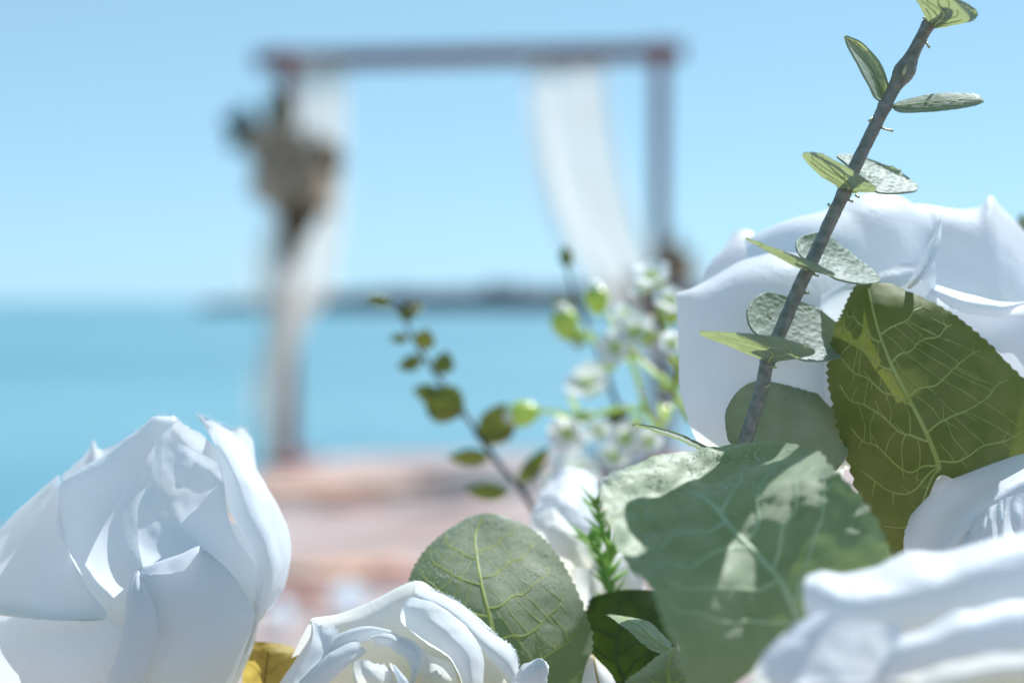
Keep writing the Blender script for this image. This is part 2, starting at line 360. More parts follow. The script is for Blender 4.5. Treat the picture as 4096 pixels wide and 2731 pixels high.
def rock(name, label, px, py, wpx, hpx, mat, seed, zs=0.5, ys=1.0):
    d = CAM_H*F/(py-1203.0)                                  # where the pixel's ray meets the ground
    c = P(px, py, d); w = wpx/F*d
    V, Fc = ico((c[0], c[1], 0.0), w/2, (1, ys, zs), 0.5, seed, 3)
    V = [v if v[2] > -0.03 else np.array((v[0], v[1], -0.03)) for v in V]
    o = mesh(name, V, Fc, mat); return setp(o, label=label, category='rock', group='flat rocks on the terrace')
rock('flat_rock', 'broad pinkish rock slab at the foot of the left arch post', 1330, 1960, 760, 60, M['rock_tan'], 1, 0.10, 0.5)
rock('flat_rock', 'dark red flat stone lying on the pinkish slab', 1400, 2030, 260, 40, M['rock_red'], 2, 0.22, 0.5)
rock('flat_rock', 'wide tan rock slab nearest the white rose bud', 1430, 2290, 700, 120, M['rock_tan'], 3, 0.12, 0.45)
rock('flat_rock', 'dark reddish stone on the right of the tan slab', 1590, 2310, 330, 70, M['rock_red'], 4, 0.28, 0.7)
rock('flat_rock', 'brownish stone beside the large left rose', 1190, 2400, 320, 60, M['rock_red'], 5, 0.26, 0.7)
rock('grey_boulder', 'low grey boulder behind the olive leaved sprig', 1960, 1945, 560, 60, M['rock_grey'], 6, 0.2, 0.4)
rock('grey_boulder', 'grey brown boulder at the foot of the right arch post', 2420, 1900, 420, 120, M['rock_grey'], 8, 0.34, 0.6)

# far breakwater
def breakwater():
    mb = MB(); rnd = random.Random(3)
    for i in range(420):
        u = i/419.0
        px = 820 + u*5000
        d = 350 - 30*u
        top = 6.6*min(1, (0.25+u*6)**0.7)*(0.95+0.08*mnoise.noise(Vector((u*14, 0, 0)))) 
        for k in range(2):
            c = P(px+rnd.uniform(-12, 12), 1203, d+rnd.uniform(-5, 5))
            z = SEA_Z + top*rnd.uniform(0.0, 0.75)
            V, Fc = ico((c[0], c[1], z), rnd.uniform(1.5, 2.6)*min(1, .5+u*3), (1.2, 1.2, 0.75), 0.6, i*2+k, 1)
            mb.add(V, Fc)
    o = mb.build('breakwater', M['breakwater'], None, False)
    setp(o, label='long low dark rock breakwater far out across the sea', category='breakwater')
breakwater()

# ------------------------------------------------------------------ wedding arch
DL, DR = 7.30, 7.06
aL, aR = P(1150, 240, DL), P(2640, 212, DR)
zt = (aL[2]+aR[2])/2
arch = thing('wedding_arch', 'dark reddish wooden wedding arch by the sea', 'arch', ((aL[0]+aR[0])/2, (aL[1]+aR[1])/2, 0))
ax = (aR-aL); ax[2] = 0; ax /= np.linalg.norm(ax); ay = np.array((-ax[1], ax[0], 0))
pL, pR = np.array((aL[0], aL[1], 0)), np.array((aR[0], aR[1], 0))
for q in (pL, pR):
    mb = MB(); mb.add(*box_between(q, q+np.array((0, 0, zt-0.045)), 0.075, 0.075, up=tuple(ay))); po = mb.build('post', M['wood'], arch, False)
    mb = MB(); mb.add(*box_between(q+ax*0.10-np.array((0, 0, 0))+np.array((0, 0, 0.012)), q-ax*0.10+np.array((0, 0, 0.012)), 0.5, 0.024)); mb.build('foot_plate', M['wood'], po, False)
mb = MB(); mb.add(*box_between(pL-ax*0.17+np.array((0, 0, zt)), pR+ax*0.12+np.array((0, 0, zt)), 0.075, 0.085)); mb.build('beam', M['wood'], arch, False)
for q, s in ((pL, -1), (pR, 1)):
    c = q+np.array((0, 0, zt-0.01))-ay*0.045
    mb = MB(); mb.add(*box_between(c-ay*0.055, c+ay*0.004, 0.11, 0.10)); mb.build('corner_block', M['wood_end'], arch, False)

def curtain(label, left, right, ripples, seed, dpt):
    """left/right: edge polylines in photo pixels, hung at the arch plane"""
    n, m = 60, 90
    Lp = cr(np.array([(a, b, 0) for a, b in left], float), n); Rp = cr(np.array([(a, b, 0) for a, b in right], float), n)
    G = np.zeros((n, m, 3))
    for i in range(n):
        wid = abs(Rp[i][0]-Lp[i][0])
        for j in range(m):
            f = j/(m-1); x = Lp[i][0]*(1-f)+Rp[i][0]*f; y = Lp[i][1]*(1-f)+Rp[i][1]*f
            dd = dpt + 0.020*math.sin(f*ripples*2*math.pi+seed+0.9*math.sin(i*.07)+3*f*f) + 0.006*math.sin(f*ripples*4.7*math.pi+i*.05) + 0.02*mnoise.noise(Vector((f*3, i*.06, seed)))
            G[i, j] = P(x, y, dd)
    o = grid_mesh('curtain', G, M['fabric'])
    return setp(o, label=label, category='curtain', group='sheer curtains on the arch')
curtain('sheer white curtain gathered at the left arch post behind flowers',
        [(1180, 235), (1170, 500), (1080, 850), (1010, 1000), (1000, 1150), (1060, 1300), (1020, 1450), (1000, 1600), (1030, 1750), (1050, 1840)],
        [(1385, 230), (1385, 500), (1380, 850), (1360, 1000), (1330, 1150), (1230, 1300), (1160, 1450), (1140, 1600), (1130, 1750), (1140, 1840)], 3, 1, 7.22)
curtain('sheer ivory curtain swept diagonally to the right arch post',
        [(2110, 228), (2115, 450), (2140, 700), (2230, 950), (2350, 1120), (2480, 1300), (2590, 1480), (2600, 1650), (2560, 1830)],
        [(2420, 222), (2440, 450), (2490, 700), (2560, 950), (2620, 1120), (2660, 1300), (2690, 1480), (2690, 1650), (2680, 1830)], 2.2, 4, 7.10)
# brown swag hanging from the gathered right curtain
mb = MB()
pts = cr(np.array([P(2520, 1100, 6.98), P(2580, 1230, 6.96), P(2640, 1380, 6.95), P(2685, 1520, 6.96), P(2700, 1700, 6.97)]), 30)
for k in range(7):
    off = np.array([[0.022*math.cos(k*2.1+i*.2), 0.02*math.sin(k*1.3+i*.15), 0.02*math.sin(k+i*.1)] for i in range(30)])
    mb.add(*tube(pts+off, [0.006, 0.014, 0.012, 0.004], 6))
setp(mb.build('twig_bundle', M['dried']), label='brown twig bundle hanging beside the right arch post', category='twigs')

def petal_patch(c, R, ang, f, H, curl, wid, axis, nu=10, nv=10, seed=0):
    """one cupped petal of a rose head; f 0 inner .. 1 outer"""
    ax_ = np.array(axis, float); ax_ /= np.linalg.norm(ax_)
    e1 = np.cross(ax_, (0.2, 0.9, 0.37)); e1 /= np.linalg.norm(e1); e2 = np.cross(ax_, e1)
    G = np.zeros((nu, nv, 3)); rnd = random.Random(seed); ph = rnd.uniform(0, 6); tw = rnd.uniform(-.15, .15)
    for i in range(nu):
        v = 1 - i/(nu-1)                         # row 0 = rim
        for j in range(nv):
            u = 2*j/(nv-1)-1
            vv = v*(1-0.28*abs(u)**2.4)*(1+.05*math.sin(5*u+ph))
            th = ang + u*wid*(0.55+.45*vv) + tw*vv
            rho = R*(0.10+0.62*f)*(vv**0.55)*(1+.06*math.sin(3*u+ph)) + curl*R*f*vv**4
            z = H*(vv*(1.0-0.35*f)) - curl*0.55*R*f*vv**6
            G[i, j] = np.array(c) + e1*math.cos(th)*rho + e2*math.sin(th)*rho + ax_*z
    return G

def rose_head(parent, c, R, axis, mat, n=14, curl=0.45, H=None, seed=0, nn=9, name='petal'):
    H = H or R*1.15
    for i in range(n):
        f = i/(n-1)
        G = petal_patch(c, R, i*2.39996+seed, f, H, curl, 1.15-0.35*f, axis, nn, nn, seed*100+i)
        grid_mesh(name, G, mat, parent)

def oval_leaf(base, tip, width, side, mat, parent, name='leaf', fold=0.25, nu=12, nv=7, thick=0.0, point=0.75):
    base, tip = np.asarray(base, float), np.asarray(tip, float); t = tip-base; Lg = np.linalg.norm(t)
    s = np.asarray(side, float); s = s - t*np.dot(s, t)/Lg**2; s /= np.linalg.norm(s); nrm = np.cross(t/Lg, s)
    G = np.zeros((nu, nv, 3))
    for i in range(nu):
        a = 1 - i/(nu-1); w = width/2*max(0.04, math.sin(math.pi*min(1, a**point))**0.8)
        for j in range(nv):
            u = 2*j/(nv-1)-1
            G[i, j] = base + t*a + s*u*w + nrm*(abs(u)*w*fold - 0.10*Lg*math.sin(math.pi*a)*0.6)
    return grid_mesh(name, G, mat, parent, thick)

# flower clusters fixed to the arch posts
def cluster(name, label, dist, heads, leaves, dried, blue):
    c0 = P(heads[0][0], heads[0][1], dist)
    t = thing(name, label, 'flower cluster', c0, 'flower clusters on the arch')
    rnd = random.Random(len(heads))
    for k, (x, y, r) in enumerate(heads):
        c = P(x, y, dist - 0.05 - rnd.random()*0.05); R = r*1.5/F*dist
        rose_head(t, c, R, (rnd.uniform(-.5, .5), -1, rnd.uniform(-.1, .5)), M['far_petal'], 9, 0.5, None, k+1, 6)
    for lst, mt in ((leaves, 'arch_leaf'), (dried, 'dried'), (blue, 'arch_leaf_blue')):
        for (x, y, x2, y2, w) in lst:
            for q in range(3):
                a = P(x+rnd.uniform(-15, 15), y+rnd.uniform(-15, 15), dist+0.01-(0.12 if mt == 'dried' else 0)); b = P(x2+rnd.uniform(-35, 35), y2+rnd.uniform(-35, 35), dist-rnd.random()*.05-(0.14 if mt == 'dried' else 0))
                oval_leaf(a, b, 1.5*w/F*dist*rnd.uniform(.7, 1.1), (rnd.uniform(-.3, .3)+1, 0.3, rnd.uniform(-.4, .4)), M[mt], t, 'leaf', 0.3, 8, 5)
    mb = MB(); mb.add(*tube([P(heads[0][0]-20, heads[0][1]-180, dist), P(heads[0][0], heads[0][1], dist+.01), P(heads[0][0]+20, heads[0][1]+330, dist)], [.006, .012, .006], 6)); mb.build('stem', M['dried'], t)
    return t
cluster('flower_cluster', 'hanging cluster of white flowers and foliage on the left arch post', 7.15,
        [(1170, 620, 75), (1060, 650, 70), (1100, 720, 70), (1190, 720, 72), (1290, 760, 70), (1150, 800, 55), (1300, 830, 45), (1240, 600, 60), (1090, 560, 55), (1280, 690, 50)],
        [(1110, 540, 1100, 370, 70), (1120, 520, 1170, 400, 70), (1100, 550, 990, 540, 60), (1040, 560, 1000, 500, 60)],
        [(1270, 560, 1330, 680, 80), (1240, 600, 1300, 650, 80), (1180, 780, 1190, 930, 90), (1170, 820, 1160, 1000, 70), (1210, 800, 1230, 890, 70), (1160, 900, 1150, 1060, 45)],
        [(1030, 560, 930, 440, 60), (1000, 540, 900, 480, 55), (1000, 560, 930, 560, 45)])
cluster('flower_cluster', 'small brownish flower cluster low on the right arch post', 6.93,
        [(2730, 1090, 40), (2700, 1050, 35)],
        [(2690, 1020, 2670, 950, 40), (2720, 1060, 2790, 1090, 50)],
        [(2690, 1030, 2720, 1120, 60), (2700, 1020, 2760, 1070, 60), (2670, 1000, 2680, 1110, 50), (2650, 1080, 2600, 1130, 50)], [])

# white flower heads set down along the aisle
for (px, py, r, lab) in ((1132, 2486, 80, 'small round white flower head on the ground beside the left rose'),
                         (1390, 2440, 100, 'larger round white flower head on the ground above the front rose')):
    d = CAM_H*F/(py+r*0.6-1203.0); c = P(px, py, d); R = r/F*d
    t = thing('white_blossom', lab, 'flower', (c[0], c[1], 0.0), 'white flower heads along the aisle')
    rose_head(t, (c[0], c[1], max(0.004, 0.0)), R*1.05, (0, -0.15, 1), M['petal_soft'], 14, 0.25, R*1.9, px % 7, 9)

# ------------------------------------------------------------------ foreground: roses
def petal(parent, T, rows, mat='petal', nu=34, nv=34, wr=0.00022, fq=90, fr='', fa=0.00022, seed=0, flat=1.0, crease=0.0):
    if flat != 1.0:
        rows = [[(x, y, sum(c[2] for c in r)/len(r)*(1-flat) + d*flat) for x, y, d in r] for r in rows]
    G = grid(T, rows, nu, nv)
    G = wrinkle(G, wr, fq, seed, crease=crease)
    if fr: G = fray(G, fa, fr, seed)
    return grid_mesh('petal', G, M[mat] if isinstance(mat, str) else mat, parent)

def threads(parent, pts, n, lo, hi, up, seed):
    """loose fibres standing along a cut edge"""
    rnd = random.Random(seed); mb = MB(); k = len(pts)
    for _ in range(n):
        i = rnd.randrange(k); d = np.array(up, float) + np.array([rnd.uniform(-.7, .7) for _ in range(3)]); d /= np.linalg.norm(d); l = rnd.uniform(lo, hi)
        a = np.asarray(pts[i]) - d*0.0002; c_ = np.array([rnd.uniform(-.3, .3) for _ in range(3)])*l
        mb.add(*tube([a, a+d*l*.5+c_*.5, a+d*l+c_], [0.00009, 0.00008, 0.00004], 4))
    o = mb.build('frayed_fibres', M['petal'], parent); o['kind'] = 'stuff'; return o

def stem_and_calyx(parent, top, length=0.16, r=0.003):
    top = np.asarray(top, float)
    mb = MB(); pts = [top+np.array((0, 0, 0)), top+np.array((0.004, 0.006, -length*.5)), top+np.array((0.002, 0.010, -length))]
    mb.add(*tube(cr(np.array(pts), 10), [r], 8)); mb.build('stem', M['calyx'], parent)
    mb = MB(); mb.add(*tube([top+np.array((0, 0, 0.006)), top, top-np.array((0, 0, 0.006)), top-np.array((0, 0, 0.012))], [0.010, 0.009, 0.006, 0.003], 10)); mb.build('calyx', M['calyx'], parent)

# --- large left rose
c = W(Z1, 800, 1500, 385)
r1 = thing('white_rose', 'large white cloth rose at the left edge, seen from the side', 'rose', c - np.array((0, 0, 0.03)), 'white cloth roses')
stem_and_calyx(r1, c - np.array((0, -0.004, 0.026)))
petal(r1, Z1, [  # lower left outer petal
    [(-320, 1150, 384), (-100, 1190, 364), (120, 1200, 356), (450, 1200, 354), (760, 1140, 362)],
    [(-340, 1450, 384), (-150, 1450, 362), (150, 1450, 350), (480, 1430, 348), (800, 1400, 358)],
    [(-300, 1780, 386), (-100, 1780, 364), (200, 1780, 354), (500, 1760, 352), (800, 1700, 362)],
    [(0, 2000, 388), (150, 2000, 378), (350, 1990, 372), (550, 1980, 370), (760, 1950, 374)]], 'petal_bounce', seed=1)
petal(r1, Z1, [  # left petal turning its lip outwards
    [(150, 1250, 392), (300, 1250, 390), (420, 1250, 388), (560, 1250, 386)],
    [(-180, 960, 388), (-20, 800, 386), (150, 640, 384), (330, 490, 380)],
    [(-190, 905, 382), (-20, 765, 379), (150, 610, 377), (335, 452, 375)],
    [(-200, 960, 372), (-20, 860, 369), (180, 760, 366), (380, 690, 368)],
    [(-190, 1040, 362), (0, 1000, 357), (230, 990, 353), (470, 1000, 357)],
    [(-170, 1105, 356), (30, 1130, 350), (300, 1165, 348), (590, 1180, 352)],
    [(-160, 1150, 351), (40, 1195, 346), (300, 1222, 345), (570, 1218, 349)],
    [(-160, 1130, 356), (40, 1180, 352), (300, 1205, 352), (540, 1200, 355)]], seed=2, fr='b', nu=50, nv=40, crease=0.0014)
petal(r1, Z1, [  # tip behind
    [(340, 425, 404), (430, 340, 404), (497, 268, 404), (518, 222, 405), (560, 275, 405), (680, 230, 406)],
    [(380, 520, 400), (450, 460, 399), (500, 420, 398), (540, 400, 398), (600, 400, 398), (700, 380, 400)],
    [(420, 700, 396), (480, 680, 394), (540, 660, 392), (580, 650, 392), (640, 650, 392), (720, 640, 394)]], seed=3, fr='t', fa=0.0004)
petal(r1, Z1, [  # broad centre petal with turned left edge
    [(390, 520, 380), (420, 490, 379), (630, 330, 379), (800, 200, 379), (900, 140, 379), (985, 120, 379)],
    [(322, 490, 376), (360, 440, 371), (590, 292, 371), (770, 160, 371), (850, 96, 372), (965, 84, 373)],
    [(318, 505, 372), (368, 458, 366), (600, 310, 366), (770, 180, 367), (850, 118, 368), (955, 130, 369)],
    [(330, 640, 370), (375, 620, 363), (580, 510, 361), (730, 430, 362), (830, 380, 364), (925, 350, 366)],
    [(370, 840, 366), (425, 830, 358), (600, 780, 354), (730, 720, 355), (820, 660, 358), (920, 620, 361)],
    [(430, 1040, 364), (485, 1040, 355), (640, 1020, 351), (760, 980, 351), (860, 930, 353), (960, 880, 356)],
    [(460, 1180, 366), (520, 1200, 358), (680, 1200, 354), (800, 1200, 354), (900, 1180, 356), (1000, 1150, 358)],
    [(520, 1450, 376), (600, 1480, 371), (720, 1480, 368), (830, 1480, 367), (930, 1480, 368), (1030, 1460, 369)]],
    seed=4, wr=0.0004, fq=75, fr='t', nu=56, nv=56, crease=0.0016)
petal(r1, Z1, [  # strip of the back petal showing over the centre
    [(880, 110, 378), (965, 88, 378), (1040, 146, 378), (1130, 192, 378), (1225, 300, 375)],
    [(880, 230, 375), (975, 240, 374), (1060, 280, 373), (1160, 340, 372), (1260, 440, 370)],
    [(900, 520, 373), (1000, 530, 371), (1110, 560, 369), (1200, 590, 368), (1300, 640, 367)]], seed=24, wr=0.0004, fr='t', crease=0.0008)
petal(r1, Z1, [  # bright single layer on the right of the centre
    [(872, 180, 366), (960, 215, 365), (1060, 275, 364), (1205, 350, 362)],
    [(850, 330, 362.5), (950, 360, 361), (1090, 390, 360), (1245, 480, 358)],
    [(808, 490, 359), (930, 520, 357), (1090, 550, 356.5), (1265, 640, 356)],
    [(770, 620, 355.5), (900, 690, 353), (1060, 740, 353), (1320, 780, 354.5)],
    [(780, 820, 352), (920, 880, 350), (1080, 920, 350.5), (1420, 930, 356)],
    [(850, 1080, 352), (960, 1120, 350.5), (1100, 1160, 351.5), (1440, 1130, 359)],
    [(900, 1400, 360), (1000, 1420, 358), (1120, 1420, 358), (1380, 1400, 364)]], seed=25, wr=0.0006, fq=110, fr='tl', fa=0.0001, nu=48, nv=44, crease=0.0022)
petal(r1, Z1, [  # hidden layer, added to shade the left half of the centre petal
    [(430, 470, 381), (620, 330, 381), (800, 190, 381), (960, 130, 381)],
    [(450, 640, 374), (620, 520, 373), (800, 380, 373), (935, 300, 373)],
    [(480, 860, 368), (640, 760, 366), (800, 620, 366), (900, 480, 368)],
    [(520, 1060, 364), (680, 1000, 361), (840, 880, 361), (1000, 780, 364)],
    [(560, 1300, 369), (700, 1300, 366), (860, 1260, 366), (1060, 1150, 368)]], seed=5, wr=0.0003, nu=30, nv=30)
petal(r1, Z1, [  # hidden layer, added to shade the lower cup from behind
    [(800, 700, 372), (950, 690, 371), (1100, 690, 371), (1260, 700, 370), (1420, 650, 374), (1540, 700, 388)],
    [(790, 820, 365), (950, 820, 363), (1120, 840, 363), (1300, 850, 364), (1450, 830, 370), (1570, 880, 386)],
    [(790, 1000, 360), (950, 1000, 358), (1120, 1000, 358), (1300, 1000, 360), (1440, 1020, 368), (1540, 1040, 382)],
    [(820, 1300, 366), (950, 1300, 364), (1100, 1300, 363), (1230, 1290, 364), (1340, 1280, 370), (1420, 1270, 380)]], seed=10, wr=0.0006, fr='t', fa=0.0008)
petal(r1, Z1, [  # right outer petal
    [(1150, 150, 384), (1210, 165, 381), (1290, 200, 383), (1385, 235, 394), (1395, 260, 404)],
    [(1190, 250, 370), (1260, 290, 365), (1340, 320, 368), (1422, 365, 384), (1425, 400, 400)],
    [(1238, 430, 362), (1330, 470, 356), (1440, 510, 359), (1535, 560, 378), (1530, 600, 398)],
    [(1268, 620, 358), (1370, 670, 351), (1500, 710, 355), (1602, 750, 376), (1590, 790, 398)],
    [(1390, 820, 356), (1450, 870, 351), (1530, 910, 355), (1606, 940, 374), (1590, 960, 396)],
    [(1418, 1000, 356), (1460, 1040, 353), (1510, 1060, 358), (1558, 1075, 374), (1540, 1100, 394)],
    [(1400, 1180, 360), (1425, 1200, 359), (1440, 1210, 362), (1450, 1200, 374), (1430, 1220, 390)],
    [(1280, 1450, 366), (1320, 1460, 365), (1340, 1460, 367), (1375, 1440, 376), (1360, 1450, 388)],
    [(1180, 1700, 374), (1210, 1710, 373), (1230, 1710, 375), (1250, 1700, 380), (1240, 1700, 388)]], seed=6, wr=0.0005, fq=110, fr='tl', nu=50, nv=40, crease=0.0016)
petal(r1, Z1, [  # ragged tips at the upper right
    [(1095, 92, 388), (1140, 100, 389), (1190, 118, 390), (1280, 165, 392), (1340, 150, 393), (1400, 215, 396)],
    [(1140, 160, 388), (1180, 190, 386), (1230, 220, 385), (1300, 250, 386), (1360, 250, 389), (1412, 280, 393)],
    [(1230, 330, 386), (1250, 360, 384), (1280, 390, 382), (1320, 400, 382), (1380, 400, 386), (1425, 400, 390)],
    [(1290, 600, 384), (1300, 620, 382), (1330, 640, 380), (1350, 640, 380), (1400, 640, 384), (1440, 640, 388)]], seed=7, fr='t', fa=0.0006)
petal(r1, Z1, [  # front petal
    [(785, 958, 344), (850, 968, 341), (940, 965, 340), (1025, 940, 340), (1090, 858, 344), (1102, 836, 347), (1130, 845, 349)],
    [(758, 936, 347), (845, 908, 345), (930, 880, 345), (1010, 855, 345), (1098, 816, 347), (1108, 818, 348), (1150, 850, 350)],
    [(766, 950, 350), (850, 925, 348), (935, 900, 348), (1015, 875, 348), (1098, 830, 349), (1150, 860, 350), (1250, 915, 353)],
    [(775, 1060, 349), (870, 1050, 346), (960, 1035, 345), (1040, 1020, 345), (1110, 985, 346), (1220, 990, 349), (1335, 1020, 354)],
    [(830, 1200, 348), (920, 1190, 344), (1010, 1180, 343), (1090, 1170, 343), (1170, 1150, 344), (1280, 1140, 347), (1395, 1140, 353)],
    [(850, 1340, 347), (950, 1340, 343), (1040, 1340, 342), (1120, 1335, 342), (1200, 1320, 343), (1300, 1300, 347), (1415, 1225, 354)],
    [(800, 1580, 347), (900, 1580, 343), (1000, 1580, 342), (1080, 1580, 342), (1150, 1575, 344), (1230, 1560, 348), (1305, 1540, 354)],
    [(740, 1850, 352), (830, 1850, 348), (920, 1850, 347), (1000, 1850, 348), (1080, 1840, 350), (1140, 1820, 354), (1190, 1800, 360)]],
    seed=8, fr='t', nu=54, nv=50, wr=0.00025, crease=0.0012)
petal(r1, Z1, [  # its left edge folded forward
    [(750, 948, 347), (756, 950, 344), (764, 962, 344), (772, 978, 345)],
    [(706, 1070, 347), (735, 1060, 341), (780, 1060, 340), (838, 1078, 343)],
    [(690, 1230, 347), (730, 1220, 340), (800, 1190, 338), (872, 1190, 342)],
    [(655, 1380, 348), (710, 1370, 340), (790, 1330, 338), (872, 1295, 342)],
    [(590, 1560, 349), (660, 1560, 341), (740, 1560, 339), (800, 1560, 343)],
    [(520, 1820, 355), (600, 1830, 348), (690, 1840, 346), (740, 1850, 350)]], seed=9, fr='r', nu=40, nv=20, wr=0.0001)
rose_head(r1, W(Z1, 700, 1500, 412), 0.030, (-0.1, 0.2, 1), M['petal'], 7, 0.12, 0.036, 2, 12)

# --- front rose, cut by the lower edge
c = W(Z2, 1150, 1900, 365)
r2 = thing('white_rose', 'open white cloth rose with cream heart at the bottom edge', 'rose', c - np.array((0, 0, 0.02)), 'white cloth roses')
stem_and_calyx(r2, c - np.array((0, 0, 0.012)))
petal(r2, Z2, [  # outer cup, back wall with rim
    [(300, 1320, 366), (560, 1200, 369), (860, 1120, 373), (1180, 960, 377), (1400, 1020, 377), (1660, 1260, 374), (1965, 1520, 370)],
    [(438, 1046, 354), (640, 1006, 358), (860, 925, 361), (1190, 770, 365), (1360, 850, 365), (1580, 975, 362), (1925, 1290, 356)],
    [(455, 1070, 350), (650, 1040, 353), (870, 970, 356), (1185, 830, 359), (1345, 890, 360), (1560, 1020, 358), (1900, 1330, 352)],
    [(520, 1160, 349), (680, 1120, 352), (890, 1080, 354), (1180, 980, 357), (1320, 1030, 357), (1500, 1140, 355), (1840, 1400, 351)],
    [(480, 1330, 349), (660, 1290, 351), (900, 1240, 353), (1170, 1180, 355), (1320, 1230, 355), (1520, 1310, 354), (1860, 1500, 351)],
    [(380, 1520, 350), (620, 1480, 351), (900, 1440, 353), (1150, 1420, 354), (1340, 1440, 354), (1560, 1490, 353), (1840, 1600, 351)],
    [(300, 1780, 354), (560, 1780, 355), (860, 1780, 356), (1130, 1780, 356), (1360, 1780, 356), (1560, 1780, 356), (1780, 1780, 354)]], 'petal_cream', seed=11, fr='', nu=44, nv=60)
petal(r2, Z2, [  # ragged right rim strip
    [(1195, 778, 362), (1300, 822, 362), (1410, 866, 361), (1560, 955, 359), (1720, 1105, 357), (1900, 1250, 354), (1945, 1385, 352)],
    [(1190, 850, 357), (1290, 890, 356), (1390, 930, 355), (1520, 1030, 353), (1680, 1190, 351), (1850, 1340, 349), (1930, 1470, 347)],
    [(1180, 920, 357), (1270, 950, 356), (1360, 990, 355), (1480, 1090, 354), (1640, 1260, 352), (1800, 1420, 350), (1900, 1560, 348)]],
    'petal', seed=12, fr='t', fa=0.00035, nv=110, nu=14)
edge = cr(np.array([W(Z2, x, y, d) for x, y, d in [(1195, 778, 362), (1300, 822, 362), (1410, 866, 361), (1560, 955, 359), (1720, 1105, 357), (1900, 1250, 354), (1945, 1385, 352)]]), 200)
threads(r2, edge, 150, .0003, .0010, (0.5, 0, 1), 3)
threads(r2, cr(np.array([W(Z2, x, y, d) for x, y, d in [(1050, 845, 364), (1120, 805, 365), (1190, 770, 365)]]), 60), 40, .0003, .0009, (-.2, 0, 1), 4)
threads(r1, cr(np.array([W(Z1, x, y, d) for x, y, d in [(1095, 92, 388), (1140, 100, 389), (1190, 118, 390), (1280, 165, 392), (1340, 150, 393), (1400, 215, 396)]]), 90), 60, .0004, .0016, (.2, 0, 1), 5)
threads(r1, cr(np.array([W(Z1, x, y, d) for x, y, d in [(200, 565, 377), (330, 455, 375), (590, 290, 376), (850, 96, 376), (965, 84, 377)]]), 120), 50, .0003, .0009, (-.2, 0, 1), 6)
threads(r1, cr(np.array([W(Z1, x, y, d) for x, y, d in [(772, 978, 345), (838, 1078, 343), (872, 1190, 342), (872, 1295, 342)]]), 90), 50, .0002, .0006, (1, -.3, 0.2), 7)
petal(r2, Z2, [  # left outside
    [(440, 1040, 356), (446, 1052, 350), (520, 1090, 345), (620, 1100, 344), (640, 1120, 347)],
    [(446, 1110, 356), (455, 1130, 348), (510, 1160, 343), (590, 1170, 342), (610, 1200, 345)],
    [(420, 1200, 357), (430, 1220, 348), (490, 1260, 342), (560, 1270, 341), (580, 1300, 344)],
    [(320, 1350, 358), (335, 1370, 348), (410, 1400, 341), (480, 1400, 340), (520, 1420, 343)],
    [(215, 1500, 359), (235, 1520, 349), (320, 1550, 341), (400, 1560, 339), (450, 1560, 342)],
    [(50, 1780, 364), (90, 1800, 354), (200, 1820, 347), (300, 1820, 345), (360, 1820, 348)]], 'petal', seed=13, nu=36, nv=26, fr='t', fa=0.0003)
petal(r2, Z2, [  # S-shaped rolled petal on the right
    [(1140, 888, 353), (1150, 882, 350), (1175, 880, 349), (1200, 885, 350), (1225, 900, 354)],
    [(1090, 990, 352), (1140, 960, 345), (1250, 930, 344), (1350, 930, 346), (1430, 975, 353)],
    [(1110, 1080, 351), (1200, 1060, 343), (1320, 1040, 341), (1460, 1040, 344), (1560, 1075, 352)],
    [(1250, 1195, 350), (1350, 1170, 341), (1450, 1150, 339), (1560, 1150, 342), (1645, 1190, 350)],
    [(1430, 1305, 349), (1490, 1290, 340), (1560, 1280, 337), (1630, 1290, 340), (1690, 1320, 348)],
    [(1495, 1400, 347), (1540, 1400, 339), (1590, 1400, 336), (1645, 1400, 339), (1692, 1420, 346)],
    [(1535, 1530, 346), (1570, 1540, 338), (1610, 1540, 335), (1650, 1540, 338), (1680, 1540, 345)],
    [(1540, 1750, 348), (1580, 1760, 341), (1610, 1760, 339), (1640, 1760, 341), (1660, 1750, 347)]], 'petal', seed=14, nu=50, nv=30, wr=0.0006, flat=0.7, fr='lr', fa=0.0002)
petal(r2, Z2, [  # rolled petal, left arch
    [(440, 1430, 346), (470, 1440, 342), (510, 1470, 343), (540, 1500, 346)],
    [(500, 1290, 347), (530, 1290, 341), (590, 1330, 341), (640, 1370, 345)],
    [(620, 1165, 349), (650, 1160, 342), (700, 1200, 341), (750, 1240, 346)],
    [(760, 1112, 350), (790, 1105, 343), (820, 1140, 342), (850, 1185, 347)],
    [(900, 1098, 351), (920, 1095, 344), (940, 1130, 343), (950, 1175, 348)],
    [(1030, 1130, 352), (1040, 1130, 346), (1040, 1160, 345), (1030, 1190, 349)],
    [(1120, 1190, 353), (1120, 1190, 348), (1110, 1210, 348), (1090, 1230, 351)]], 'petal', seed=15, nu=44, nv=18, wr=0.0005, flat=0.55, fr='r', fa=0.0002)
petal(r2, Z2, [  # rolled petal, right arch
    [(850, 1165, 347), (870, 1160, 342), (890, 1190, 341), (905, 1225, 346)],
    [(960, 1140, 348), (990, 1150, 341), (1000, 1190, 339), (1000, 1240, 345)],
    [(1080, 1160, 348), (1100, 1180, 341), (1090, 1230, 338), (1070, 1290, 344)],
    [(1190, 1195, 349), (1200, 1220, 341), (1170, 1270, 337), (1130, 1330, 343)],
    [(1245, 1260, 349), (1245, 1290, 341), (1200, 1330, 336), (1150, 1380, 342)],
    [(1255, 1350, 349), (1245, 1370, 341), (1205, 1400, 336), (1160, 1430, 342)],
    [(1200, 1480, 348), (1200, 1490, 341), (1180, 1500, 336), (1150, 1490, 341)],
    [(1170, 1680, 350), (1180, 1690, 344), (1160, 1690, 340), (1130, 1680, 344)]], 'petal', seed=16, nu=50, nv=20, fr='lr', wr=0.0006, flat=0.55)
